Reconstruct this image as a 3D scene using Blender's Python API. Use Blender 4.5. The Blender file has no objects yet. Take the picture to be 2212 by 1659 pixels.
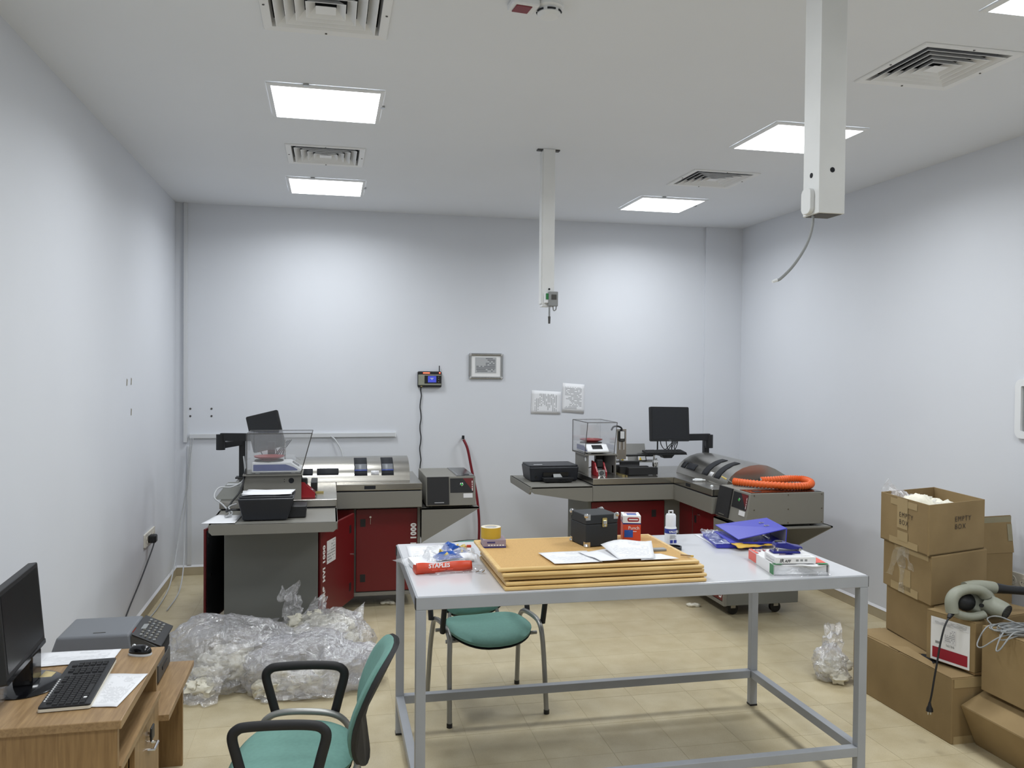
import bpy, bmesh, math, random
from mathutils import Vector, Matrix, noise
random.seed(7)
SC = bpy.context.scene
COL = SC.collection
R = math.radians
PI = math.pi

# ---------------------------------------------------------------- camera
F_PX, W_PX = 1823.19, 2212
r_ = Vector((0.977327, -0.211551, 0.008875)); u_ = Vector((-0.004639, 0.02051, 0.999779)); w_ = Vector((0.211686, 0.977152, -0.019064))
cam_d = bpy.data.cameras.new('camera'); cam = bpy.data.objects.new('camera', cam_d); COL.objects.link(cam)
cam_d.sensor_fit = 'HORIZONTAL'; cam_d.sensor_width = 36; cam_d.lens = F_PX * 36 / W_PX
cam_d.clip_start = .05
m = Matrix((r_, u_, -w_)).transposed().to_4x4(); m.translation = Vector((0, 0, 1.88)); cam.matrix_world = m
SC.camera = cam

# ---------------------------------------------------------------- world, lights, exposure
wd = bpy.data.worlds.new('world'); SC.world = wd; wd.use_nodes = True
wd.node_tree.nodes['Background'].inputs[0].default_value = (.02, .02, .02, 1)
wd.node_tree.nodes['Background'].inputs[1].default_value = 1
SC.view_settings.view_transform = 'Standard'; SC.view_settings.look = 'None'
SC.view_settings.gamma = 1; SC.view_settings.use_curve_mapping = False
SC.view_settings.exposure = 0.0
LAMP_STRENGTH = 6.0        # glow of each ceiling panel
LAMP_WATTS = 18.2           # light each panel throws down into the room
LAMP_SPREAD = 160

H, XL, XR, YB, YF = 3.319, -1.336, 4.110, 7.968, -1.2
TZ = .972

# ---------------------------------------------------------------- materials
def lin(c):
    return tuple((v/255/12.92 if v/255 <= .04045 else ((v/255+.055)/1.055)**2.4) for v in c) + (1,)
MATS = {}
class NT:
    def __init__(s, name):
        s.m = bpy.data.materials.new(name); s.m.use_nodes = True; s.t = s.m.node_tree
        s.b = s.t.nodes['Principled BSDF']; s.out = s.t.nodes['Material Output']; MATS[name] = s.m
    def n(s, typ, **k):
        nd = s.t.nodes.new('ShaderNode'+typ)
        for a, v in k.items():
            if a.startswith('i_'):
                key = a[2:].replace('_', ' ')
                nd.inputs[int(key) if key.isdigit() else key].default_value = v
            else: setattr(nd, a, v)
        return nd
    def l(s, a, b): s.t.links.new(a, b)
    def coord(s, kind='Object', scale=(1, 1, 1)):
        tc = s.n('TexCoord'); mp = s.n('Mapping'); mp.inputs['Scale'].default_value = scale
        s.l(tc.outputs[kind], mp.inputs[0]); return mp.outputs[0]
    def ramp(s, fac, stops):
        r = s.n('ValToRGB'); e = r.color_ramp.elements
        while len(e) < len(stops): e.new(.5)
        for el, (p, c) in zip(e, stops): el.position = p; el.color = c
        s.l(fac, r.inputs[0]); return r.outputs[0]
    def bump(s, fac, strength=.2, dist=.002):
        b = s.n('Bump'); b.inputs['Strength'].default_value = strength; b.inputs['Distance'].default_value = dist
        s.l(fac, b.inputs['Height']); s.l(b.outputs[0], s.b.inputs['Normal'])
def mat(name, c, rough=.5, metal=0, spec=.5, var=0, vscale=20, bump=0, bscale=150, stretch=(1, 1, 1), **kw):
    t = NT(name); base = lin(c); b = t.b.inputs
    b['Roughness'].default_value = rough; b['Metallic'].default_value = metal; b['Specular IOR Level'].default_value = spec
    b['Base Color'].default_value = base
    if var:
        nz = t.n('TexNoise'); nz.inputs['Scale'].default_value = vscale; nz.inputs['Detail'].default_value = 5
        t.l(t.coord('Object', stretch), nz.inputs['Vector'])
        lo = tuple(v*(1-var) for v in base[:3])+(1,); hi = tuple(min(1, v*(1+var)) for v in base[:3])+(1,)
        t.l(t.ramp(nz.outputs[0], [(.3, lo), (.7, hi)]), b['Base Color'])
    if bump:
        nz = t.n('TexNoise'); nz.inputs['Scale'].default_value = bscale; nz.inputs['Detail'].default_value = 3
        t.l(t.coord('Object', stretch), nz.inputs['Vector']); t.bump(nz.outputs[0], bump, .001)
    for k, v in kw.items(): b[k.replace('_', ' ')].default_value = v
    return t
mat('wall', (216, 219, 225), .75, var=.012, vscale=1.5, bump=.05, bscale=60, spec=.25)
mat('ceiling', (228, 231, 236), .8, var=.012, vscale=1.2, bump=.05, bscale=50, spec=.2)
mat('grout', (193, 180, 148), .8)
mat('baseboard', (176, 164, 138), .5, var=.05, vscale=8)
mat('lip', (226, 227, 230), .6)
mat('trunking', (206, 208, 211), .45)
mat('white_paint', (222, 223, 222), .4, var=.03, vscale=8)
mat('vent_white', (232, 233, 234), .45)
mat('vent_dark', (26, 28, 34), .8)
mat('grey_paint', (126, 124, 117), .5, bump=.04, bscale=400)
mat('grey_dark', (70, 69, 66), .55)
mat('grey_panel', (116, 117, 112), .55, bump=.04, bscale=400)
t = mat('stainless', (176, 173, 166), .27, metal=1, bump=.03, bscale=60, stretch=(1, 60, 60))
mat('silver_paint', (150, 150, 147), .35, metal=.55)
mat('lid_grey', (112, 115, 120), .45, bump=.03, bscale=500)
mat('chrome', (205, 205, 205), .12, metal=1)
mat('steel_tube', (168, 168, 166), .22, metal=1)
mat('red', (102, 14, 20), .35, bump=.02, bscale=300)
mat('red_bright', (150, 24, 34), .35)
mat('black', (22, 23, 26), .45)
mat('black_soft', (24, 24, 26), .6, bump=.05, bscale=400)
mat('black_gloss', (14, 14, 17), .12)
mat('black_case', (29, 33, 37), .65, bump=.12, bscale=500)
mat('printer_black', (30, 33, 40), .42, bump=.03, bscale=500)
mat('screen', (22, 24, 28), .22)
mat('white_plastic', (228, 230, 232), .35)
mat('off_white', (222, 216, 200), .5)
mat('socket', (222, 218, 206), .4)
mat('white_text', (236, 236, 236), .5)
mat('ink', (40, 40, 44), .6)
mat('stencil', (58, 46, 36), .7)
mat('table_paint', (158, 161, 166), .4, var=.04, vscale=6)
mat('laminate', (206, 207, 211), .16, var=.015, vscale=5)
mat('cork', (196, 158, 100), .85, var=.10, vscale=180, bump=.15, bscale=250)
mat('green_fabric', (108, 150, 140), .85, var=.05, vscale=60, bump=.12, bscale=700)
mat('yellow_tape', (196, 160, 46), .4)
mat('tape_core', (206, 178, 120), .7)
mat('purple_grey', (150, 136, 150), .5)
mat('navy', (30, 36, 110), .4)
mat('blue_binder', (54, 58, 178), .38)
mat('blue_punch', (26, 30, 120), .3)
mat('orange_hose', (226, 100, 38), .45)
mat('red_hose', (120, 24, 36), .4)
mat('orange_red', (206, 70, 40), .4)
mat('pack_red', (228, 96, 80), .4)
mat('pack_green', (38, 120, 62), .4)
mat('pack_white', (232, 232, 232), .4)
mat('pack_blue', (34, 84, 170), .3)
mat('pack_yellow', (214, 190, 104), .35)
mat('yellow_env', (206, 166, 56), .6)
mat('label_blue', (34, 52, 140), .4)
mat('blower_grey', (142, 144, 130), .5, var=.05, vscale=30)
mat('cable_grey', (140, 142, 142), .5)
mat('cable_white', (186, 188, 190), .45)
mat('tape_beige', (172, 151, 112), .35)
mat('dust', (150, 145, 130), .9)
mat('cotton', (232, 228, 212), .95, var=.07, vscale=25, bump=.6, bscale=90)
mat('red_label', (150, 24, 44), .5)
mat('warn_yellow', (224, 190, 40), .5)
mat('dark_glass', (22, 24, 26), .1)
mat('balance_blue', (58, 74, 140), .35)
mat('pan_red', (140, 44, 44), .35)
mat('brass', (196, 178, 120), .3, metal=1)
mat('window_grey', (150, 154, 152), .3, var=.2, vscale=6)
# floor tile: beige terrazzo, small shade change from tile to tile
t = NT('tile'); b = t.b.inputs; oi = t.n('ObjectInfo')
nz = t.n('TexNoise', i_Scale=7.0, i_Detail=4.0); sp = t.n('TexNoise', i_Scale=260.0, i_Detail=2.0)
geo = t.n('NewGeometry'); t.l(geo.outputs['Position'], nz.inputs['Vector']); t.l(geo.outputs['Position'], sp.inputs['Vector'])
c1 = t.ramp(nz.outputs[0], [(.3, lin((192, 178, 144))), (.7, lin((206, 194, 163)))])
c2 = t.ramp(sp.outputs[0], [(.30, lin((150, 134, 104))), (.40, (1, 1, 1, 1))])
mx = t.n('MixRGB', blend_type='MULTIPLY', i_Fac=.45); t.l(c1, mx.inputs[1]); t.l(c2, mx.inputs[2])
hs = t.n('HueSaturation'); mr = t.n('MapRange'); mr.inputs['To Min'].default_value = .955; mr.inputs['To Max'].default_value = 1.03
t.l(oi.outputs['Random'], mr.inputs['Value']); t.l(mr.outputs[0], hs.inputs['Value']); t.l(mx.outputs[0], hs.inputs['Color']); t.l(hs.outputs[0], b['Base Color'])
b['Roughness'].default_value = .33; b['Specular IOR Level'].default_value = .4
r2 = t.n('TexNoise', i_Scale=3.0, i_Detail=3.0); t.l(geo.outputs['Position'], r2.inputs['Vector'])
mr2 = t.n('MapRange'); mr2.inputs['To Min'].default_value = .25; mr2.inputs['To Max'].default_value = .5; t.l(r2.outputs[0], mr2.inputs['Value']); t.l(mr2.outputs[0], b['Roughness'])
def wood(name, a, c, scale=(1, 14, 14), rough=.45):
    t = NT(name); nz = t.n('TexNoise', i_Scale=5.0, i_Detail=8.0, i_Distortion=.6); t.l(t.coord('Object', scale), nz.inputs['Vector'])
    t.l(t.ramp(nz.outputs[0], [(.25, lin(a)), (.75, lin(c))]), t.b.inputs['Base Color']); t.b.inputs['Roughness'].default_value = rough
wood('pine', (202, 164, 100), (230, 200, 140))
wood('desk_wood_x', (132, 104, 70), (168, 138, 98), (1.2, 16, 16))
wood('desk_wood_y', (132, 104, 70), (168, 138, 98), (16, 1.2, 16))
wood('desk_wood_z', (128, 98, 62), (164, 132, 88), (16, 16, 1.2))
# corrugated board
t = NT('carton'); wv = t.n('TexNoise', i_Scale=4.0, i_Detail=5.0); t.l(t.coord('Object'), wv.inputs['Vector'])
t.l(t.ramp(wv.outputs[0], [(.3, lin((135, 113, 76))), (.7, lin((150, 127, 88)))]), t.b.inputs['Base Color'])
wv2 = t.n('TexNoise', i_Scale=40.0, i_Detail=2.0); t.l(t.coord('Object', (1, 1, 6)), wv2.inputs['Vector']); t.bump(wv2.outputs[0], .12, .002); t.b.inputs['Roughness'].default_value = .8
mat('carton_in', (132, 107, 70), .85)
mat('carton_worn', (150, 142, 116), .8, var=.08, vscale=10)
# lamp diffuser
t = NT('lamp_glow'); t.b.inputs['Base Color'].default_value = (1, 1, 1, 1); t.b.inputs['Emission Color'].default_value = (.93, .97, 1.0, 1); t.b.inputs['Emission Strength'].default_value = LAMP_STRENGTH
t = NT('green_led'); t.b.inputs['Base Color'].default_value = lin((40, 150, 60)); t.b.inputs['Emission Color'].default_value = lin((30, 160, 50)); t.b.inputs['Emission Strength'].default_value = .25
t = NT('red_led'); t.b.inputs['Base Color'].default_value = (1, .05, .03, 1); t.b.inputs['Emission Color'].default_value = (1, .08, .04, 1); t.b.inputs['Emission Strength'].default_value = 6
t = NT('lcd_blue'); t.b.inputs['Base Color'].default_value = lin((60, 70, 170)); t.b.inputs['Emission Color'].default_value = lin((60, 72, 190)); t.b.inputs['Emission Strength'].default_value = .6
# paper, plain or with rows of print
def paper(name, rows=0, cols=3, ink=.25, tone=(232, 233, 236), margin=.1, vertical=False):
    t = NT(name); b = t.b.inputs; b['Roughness'].default_value = .7; b['Base Color'].default_value = lin(tone)
    if not rows: return
    tc = t.n('TexCoord'); sx = t.n('SeparateXYZ'); t.l(tc.outputs['UV'], sx.inputs[0])
    U, V = (sx.outputs[1], sx.outputs[0]) if vertical else (sx.outputs[0], sx.outputs[1])
    def mth(op, a, b_=None):
        nd = t.n('Math', operation=op)
        for i, v in enumerate((a, b_)):
            if v is None: continue
            if isinstance(v, (int, float)): nd.inputs[i].default_value = v
            else: t.l(v, nd.inputs[i])
        return nd.outputs[0]
    rv = mth('MULTIPLY', V, rows); line = mth('LESS_THAN', mth('FRACT', rv), .55); row = mth('FLOOR', rv)
    def wn(a_, b2):
        cb = t.n('CombineXYZ'); t.l(a_, cb.inputs[0]); t.l(b2, cb.inputs[1]); nd = t.n('TexWhiteNoise', noise_dimensions='2D'); t.l(cb.outputs[0], nd.inputs['Vector']); return nd.outputs['Value']
    block = mth('GREATER_THAN', wn(mth('FLOOR', mth('MULTIPLY', U, cols)), mth('FLOOR', mth('MULTIPLY', V, rows/5))), .4)
    word = mth('GREATER_THAN', wn(mth('FLOOR', mth('MULTIPLY', U, cols*6)), row), .3)
    k = mth('MULTIPLY', mth('MULTIPLY', line, block), word)
    for ax in (U, V):
        k = mth('MULTIPLY', k, mth('MULTIPLY', mth('GREATER_THAN', ax, margin), mth('LESS_THAN', ax, 1-margin)))
    mx = t.n('MixRGB'); t.l(mth('MULTIPLY', k, 1-ink), mx.inputs[0]); mx.inputs[1].default_value = lin(tone); mx.inputs[2].default_value = lin((70, 72, 80)); t.l(mx.outputs[0], b['Base Color'])
paper('paper'); paper('paper_text', 34, 4, .75); paper('paper_form', 22, 3, .45, margin=.12); paper('paper_side', 18, 3, .5, margin=.12, vertical=True)
paper('form_grey', 10, 2, .2, (176, 178, 180), .05); paper('label_print', 8, 2, .45, (222, 222, 224), .06); paper('cream_note', 0, 0, 0, (196, 178, 128))
# clear film
def film(name, alpha, tint, rough=.12, bscale=14, bstr=.9, milk=.35, shine=.10):
    t = NT(name); t.t.nodes.remove(t.b)
    tr = t.n('BsdfTransparent'); gl = t.n('BsdfGlossy'); gl.inputs['Roughness'].default_value = rough; gl.inputs['Color'].default_value = (1, 1, 1, 1)
    df = t.n('BsdfDiffuse'); df.inputs['Color'].default_value = lin(tint); tl = t.n('BsdfTranslucent'); tl.inputs['Color'].default_value = lin(tint)
    a = t.n('MixShader', i_0=.5); t.l(df.outputs[0], a.inputs[1]); t.l(tl.outputs[0], a.inputs[2])
    bse = t.n('MixShader'); bse.inputs[0].default_value = alpha; t.l(tr.outputs[0], bse.inputs[1]); t.l(a.outputs[0], bse.inputs[2])
    lw = t.n('LayerWeight'); lw.inputs['Blend'].default_value = .22
    m2 = t.n('MixShader'); t.l(lw.outputs['Facing'], m2.inputs[0]); t.l(bse.outputs[0], m2.inputs[1])
    m3 = t.n('MixShader'); m3.inputs[0].default_value = .6; t.l(a.outputs[0], m3.inputs[1]); t.l(gl.outputs[0], m3.inputs[2])
    m4 = t.n('MixShader'); m4.inputs[0].default_value = milk; t.l(tr.outputs[0], m4.inputs[1]); t.l(m3.outputs[0], m4.inputs[2]); t.l(m4.outputs[0], m2.inputs[2])
    m5 = t.n('MixShader'); m5.inputs[0].default_value = shine; t.l(m2.outputs[0], m5.inputs[1]); t.l(gl.outputs[0], m5.inputs[2]); t.l(m5.outputs[0], t.out.inputs[0])
    if bstr:
        v = t.n('TexNoise', i_Scale=bscale, i_Detail=5.0, i_Distortion=1.6); t.l(t.coord('Object'), v.inputs['Vector'])
        bp = t.n('Bump'); bp.inputs['Strength'].default_value = bstr; bp.inputs['Distance'].default_value = .03; t.l(v.outputs[0], bp.inputs['Height'])
        for nd in (gl, df, tl): t.l(bp.outputs[0], nd.inputs['Normal'])
film('bag_film', .27, (246, 246, 252), .16, 14, 1.0, .75, .16)
film('sleeve_film', .22, (225, 228, 232), .08, 25, .5, .6)
film('blue_sleeve', .85, (60, 84, 176), .12, 18, .5, .9)
film('tape_film', .3, (205, 195, 170), .1, 30, .6, .6)
film('acrylic', .05, (120, 124, 136), .03, 1, 0, .22)
film('tinted_cover', .45, (90, 90, 92), .05, 1, 0, .8)

# ---------------------------------------------------------------- mesh builder
class MB:
    def __init__(s): s.v = []; s.f = []; s.uv = {}
    def add(s, vs, fs):
        o = len(s.v); s.v += [tuple(p) for p in vs]; s.f += [tuple(i+o for i in f) for f in fs]; return s
    def box(s, a, b):
        x0, y0, z0 = a; x1, y1, z1 = b
        return s.add([(x0,y0,z0),(x1,y0,z0),(x1,y1,z0),(x0,y1,z0),(x0,y0,z1),(x1,y0,z1),(x1,y1,z1),(x0,y1,z1)],
                     [(0,3,2,1),(4,5,6,7),(0,1,5,4),(1,2,6,5),(2,3,7,6),(3,0,4,7)])
    def cbox(s, c, d): return s.box([c[i]-d[i]/2 for i in range(3)], [c[i]+d[i]/2 for i in range(3)])
    def prism(s, prof, axis, a, b):          # 2-D profile extruded along axis; profile coords are the other two axes in order
        n = len(prof); P = lambda p, t: (t, p[0], p[1]) if axis == 'x' else (p[0], t, p[1]) if axis == 'y' else (p[0], p[1], t)
        vs = [P(p, a) for p in prof]+[P(p, b) for p in prof]
        return s.add(vs, [tuple(range(n))[::-1], tuple(range(n, 2*n))]+[(i, (i+1) % n, n+(i+1) % n, n+i) for i in range(n)])
    def hull4(s, lo, hi, z0, z1):            # quad prism from bottom corners and top corners
        return s.add([(*p, z0) for p in lo]+[(*p, z1) for p in hi], [(3,2,1,0),(4,5,6,7),(0,1,5,4),(1,2,6,5),(2,3,7,6),(3,0,4,7)])
    def tube(s, path, r, n=10, closed=False, sx=1, up=(0, 0, 1)):
        P = [Vector(p) for p in path]; m_ = len(P); rr = r if isinstance(r, (list, tuple)) else [r]*m_
        prev = None; vs = []
        for i, p in enumerate(P):
            tg = (P[(i+1) % m_]-P[i-1]) if closed else (P[min(i+1, m_-1)]-P[max(i-1, 0)])
            tg.normalize()
            if prev is None:
                a = Vector(up) if abs(tg.dot(Vector(up))) < .95 else Vector((1, 0, 0))
                nx = tg.cross(a).normalized()
            else: nx = (prev-tg*prev.dot(tg)).normalized()
            prev = nx; ny = tg.cross(nx)
            vs += [p+(nx*math.cos(2*PI*k/n)*sx+ny*math.sin(2*PI*k/n))*rr[i] for k in range(n)]
        fs = []
        for i in range(m_ if closed else m_-1):
            j = (i+1) % m_
            fs += [(i*n+k, i*n+(k+1) % n, j*n+(k+1) % n, j*n+k) for k in range(n)]
        if not closed: fs += [tuple(range(n))[::-1], tuple(range((m_-1)*n, m_*n))]
        return s.add(vs, fs)
    def cyl(s, p, q, r, r2=None, n=20): return s.tube([p, q], [r, r if r2 is None else r2], n)
    def lathe(s, prof, n=28, c=(0, 0, 0)):   # profile (r,z) about z
        k = len(prof); vs = [(c[0]+r*math.cos(2*PI*i/n), c[1]+r*math.sin(2*PI*i/n), c[2]+z) for i in range(n) for r, z in prof]
        return s.add(vs, [(i*k+j, ((i+1) % n)*k+j, ((i+1) % n)*k+j+1, i*k+j+1) for i in range(n) for j in range(k-1)])
    def ring(s, c, R1, R0, h, n=32): return s.lathe([(R0, 0), (R1, 0), (R1, h), (R0, h), (R0, 0)], n, c)
    def grid(s, fn, nx, ny, uvs=True):       # fn(u,v) -> point
        o = len(s.v); s.v += [tuple(fn(i/nx, j/ny)) for j in range(ny+1) for i in range(nx+1)]
        for j in range(ny):
            for i in range(nx):
                a = o+j*(nx+1)+i; f = (a, a+1, a+nx+2, a+nx+1); s.uv[len(s.f)] = [(i/nx, j/ny), ((i+1)/nx, j/ny), ((i+1)/nx, (j+1)/ny), (i/nx, (j+1)/ny)]; s.f.append(f)
        return s
    def xf(s, M): s.v = [tuple(M @ Vector(p)) for p in s.v]; return s
    def build(s, name, material, parent=None, smooth=None, bev=0, seg=2, thick=0, sub=0):
        me = bpy.data.meshes.new(name); me.from_pydata(s.v, [], s.f); me.validate(); me.update()
        if s.uv:
            l = me.uv_layers.new(name='UVMap')
            for i, poly in enumerate(me.polygons):
                if i in s.uv:
                    for li, c in zip(poly.loop_indices, s.uv[i]): l.data[li].uv = c
        bm = bmesh.new(); bm.from_mesh(me); bmesh.ops.recalc_face_normals(bm, faces=bm.faces)
        if not s.uv: bmesh.ops.remove_doubles(bm, verts=bm.verts, dist=1e-6)
        bm.to_mesh(me); bm.free()
        me.materials.append(MATS[material])
        if smooth is not None:
            me.polygons.foreach_set('use_smooth', [True]*len(me.polygons)); me.set_sharp_from_angle(angle=R(smooth))
        o = bpy.data.objects.new(name, me); COL.objects.link(o); o.parent = parent
        if thick: md = o.modifiers.new('Solidify', 'SOLIDIFY'); md.thickness = thick; md.offset = 0
        if sub: md = o.modifiers.new('Subdivision', 'SUBSURF'); md.levels = md.render_levels = sub
        if bev: md = o.modifiers.new('Bevel', 'BEVEL'); md.width = bev; md.segments = seg; md.limit_method = 'ANGLE'; md.angle_limit = R(35)
        return o
def tag(o, label, cat, group=None):
    o['label'] = label; o['category'] = cat
    if group: o['group'] = group
    return o
def thing(name, label, cat, loc=(0, 0, 0), rz=0, group=None, rx=0, ry=0):
    o = bpy.data.objects.new(name, None); COL.objects.link(o); o.empty_display_size = .05
    o.location = loc; o.rotation_euler = (rx, ry, rz); return tag(o, label, cat, group)
def struct(o): o['kind'] = 'structure'; return o
def copy_tree(root, loc=None, rz=None, label=None):
    c = root.copy(); COL.objects.link(c)
    if loc is not None: c.location = loc
    if rz is not None: c.rotation_euler = (0, 0, rz)
    if label: c['label'] = label
    for ch in list(root.children):
        d = ch.copy(); COL.objects.link(d); d.parent = c
        for g in list(ch.children):
            e = g.copy(); COL.objects.link(e); e.parent = d
    return c
def text(s, size, material, parent, M, name='lettering', shear=0, bold=0, spacing=1, align='LEFT'):
    cu = bpy.data.curves.new('t', 'FONT'); cu.body = s; cu.size = size; cu.shear = shear; cu.offset = bold; cu.space_character = spacing; cu.align_x = align; cu.resolution_u = 3
    tmp = bpy.data.objects.new('t', cu); COL.objects.link(tmp)
    dg = bpy.context.evaluated_depsgraph_get(); dg.update()
    me = bpy.data.meshes.new_from_object(tmp.evaluated_get(dg)); bpy.data.objects.remove(tmp); bpy.data.curves.remove(cu)
    me.materials.clear(); me.materials.append(MATS[material]); me.transform(M)
    o = bpy.data.objects.new(name, me); COL.objects.link(o); o.parent = parent; return o
def frame_m(o, x, y):                        # matrix whose local x,y axes are the given vectors
    x = Vector(x).normalized(); y = Vector(y).normalized(); z = x.cross(y)
    M = Matrix((x, y, z)).transposed().to_4x4(); M.translation = Vector(o); return M
def rrect(w, h, r, n=5, cx=0, cy=0):
    P = []
    for sx, sy, a0 in ((1, 1, 0), (-1, 1, 90), (-1, -1, 180), (1, -1, 270)):
        for k in range(n+1):
            a = R(a0+90*k/n); P.append((cx+sx*(w/2-r)+r*math.cos(a), cy+sy*(h/2-r)+r*math.sin(a)))
    return P
def smooth_path(pts, n=8, closed=False):     # Catmull-Rom
    P = [Vector(p) for p in pts]; out = []; m_ = len(P)
    for i in range(m_ if closed else m_-1):
        g = (lambda k: P[k % m_]) if closed else (lambda k: P[min(max(k, 0), m_-1)])
        a, b_, c, d = g(i-1), g(i), g(i+1), g(i+2)
        for k in range(n):
            q = k/n; out.append(.5*((2*b_)+(c-a)*q+(2*a-5*b_+4*c-d)*q*q+(3*b_-a-3*c+d)*q**3))
    if not closed: out.append(P[-1])
    return out
def sheet(name, P, material, parent=None, wave=0, lift=None, nx=8, ny=8, thick=0, seed=0):
    P = [Vector(p) for p in P]
    def fn(u, v):
        p = (P[0]*(1-u)+P[1]*u)*(1-v)+(P[3]*(1-u)+P[2]*u)*v
        if wave: p = p+Vector((0, 0, wave*(1+noise.noise(Vector((u*2.3+seed, v*2.3, seed*1.7))))))
        if lift: p = p+Vector((0, 0, lift(u, v)))
        return p
    return MB().grid(fn, nx, ny).build(name, material, parent, smooth=60, thick=thick)

# ================================================================ THE ROOM
TP = .338
fl = struct(MB().box((XL-.1, YF-.1, -.12), (XR+.1, YB+.1, -.0012)).build('floor', 'grout'))
tile_me = None
far = MB()
xs = [.017+TP*k for k in range(-5, 14)]; ys = [4.57+TP*k for k in range(-18, 12)]
for x in xs:
    for y in ys:
        x0, x1, y0, y1 = max(x, XL), min(x+TP, XR), max(y, YF), min(y+TP, YB)
        if x1-x0 < .02 or y1-y0 < .02: continue
        g = .0007
        if y > 3.3:
            full = (x1-x0 > TP-.001 and y1-y0 > TP-.001)
            if full and tile_me:
                o = bpy.data.objects.new('tile', tile_me); COL.objects.link(o); o.parent = fl; o.location = (x, y, 0)
            elif full:
                q = TP/2-g; h = TP/2
                o = MB().add([(h-q, h-q, -.008), (h+q, h-q, -.008), (h+q, h+q, -.008), (h-q, h+q, -.008), (h-q+.0004, h-q+.0004, 0), (h+q-.0004, h-q+.0004, 0), (h+q-.0004, h+q-.0004, 0), (h-q+.0004, h+q-.0004, 0)],
                             [(4,5,6,7),(0,1,5,4),(1,2,6,5),(2,3,7,6),(3,0,4,7)]).build('tile', 'tile', fl)
                o.location = (x, y, 0); tile_me = o.data
            else:
                o = MB().box((0, 0, -.008), (x1-x0-2*g, y1-y0-2*g, 0)).build('tile', 'tile', fl); o.location = (x0+g, y0+g, 0)
        else: far.box((x0+g, y0+g, -.008), (x1-g, y1-g, 0))
o = far.build('tile_field', 'tile', fl); o['kind'] = 'stuff'

VENTS = [(-.03, 5.935), (-.02, 3.51), (2.82, 5.935), (2.80, 3.51)]
LAMPS = [(-.022, 4.763), (-.03, 6.943), (2.823, 6.943), (2.819, 4.766), (2.82, 2.62), (-.022, 2.58), (2.82, .42), (-.022, .42)]
VH = .225
cxs = sorted({XL-.1, XR+.1, *[round(v[0]+d, 4) for v in VENTS for d in (-VH, VH)]}); cys = sorted({YF-.1, YB+.1, *[round(v[1]+d, 4) for v in VENTS for d in (-VH, VH)]})
cb = MB()
for a, b_ in zip(cxs, cxs[1:]):
    for c, d in zip(cys, cys[1:]):
        if not any(abs((a+b_)/2-v[0]) < VH and abs((c+d)/2-v[1]) < VH for v in VENTS): cb.add([(a, c, H), (b_, c, H), (b_, d, H), (a, d, H)], [(0, 1, 2, 3)])
cb.box((XL-.1, YF-.1, H+.2), (XR+.1, YB+.1, H+.3))
struct(cb.build('ceiling', 'ceiling'))
struct(MB().box((XL-.1, YB, -.1), (XR+.1, YB+.1, H+.25)).build('wall_back', 'wall'))
struct(MB().box((XL-.1, YF, -.1), (XL, YB, H+.25)).build('wall_left', 'wall'))
struct(MB().box((XR, YF, -.1), (XR+.1, YB, H+.25)).build('wall_right', 'wall'))
struct(MB().box((XL-.1, YF-.1, -.1), (XR+.1, YF, H+.25)).build('wall_front', 'wall'))
struct(MB().box((3.712, YB-.03, 0), (XR, YB, H)).build('trim_1', 'wall'))          # shallow pilaster in the corner
def baseboard(side, a, b_, la, lb):
    o = struct(MB().box(a, b_).build('baseboard_'+side, 'baseboard'))
    MB().prism(*la).build('plaster_lip', 'lip', o)
bt, bh = .012, .072
baseboard('left', (XL, YF, 0), (XL+bt, YB, bh), ([(XL, bh), (XL+bt+.002, bh), (XL+.001, bh+.018)], 'y', YF, YB), 0)
baseboard('right', (XR-bt, YF, 0), (XR, YB, bh), ([(XR, bh), (XR-bt-.002, bh), (XR-.001, bh+.018)], 'y', YF, YB), 0)
baseboard('back', (XL+bt, YB-bt, 0), (3.712, YB, bh), ([(YB, bh), (YB-bt-.002, bh), (YB-.001, bh+.018)], 'x', XL+bt, 3.712), 0)

# window / view panel in the right wall
w = struct(MB().box((XR-.004, 3.62, 1.52), (XR+.0, 4.345, 1.80)).build('window_1', 'window_grey'))
fr = MB()
po = rrect(.80, .36, .045, 6, 3.98, 1.66); pi_ = rrect(.71, .275, .01, 6, 3.98, 1.66); n = len(po)
fr.add([(XR-.001, *p) for p in po]+[(XR-.022, *p) for p in po]+[(XR-.022, *p) for p in pi_]+[(XR-.003, *p) for p in pi_],
       [(k*n+i, k*n+(i+1) % n, (k+1)*n+(i+1) % n, (k+1)*n+i) for k in range(3) for i in range(n)])
fr.build('window_frame', 'white_plastic', w, smooth=40)
MB().box((XR-.012, 3.63, 1.53), (XR-.010, 4.33, 1.79)).build('pane', 'acrylic', w)

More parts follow.
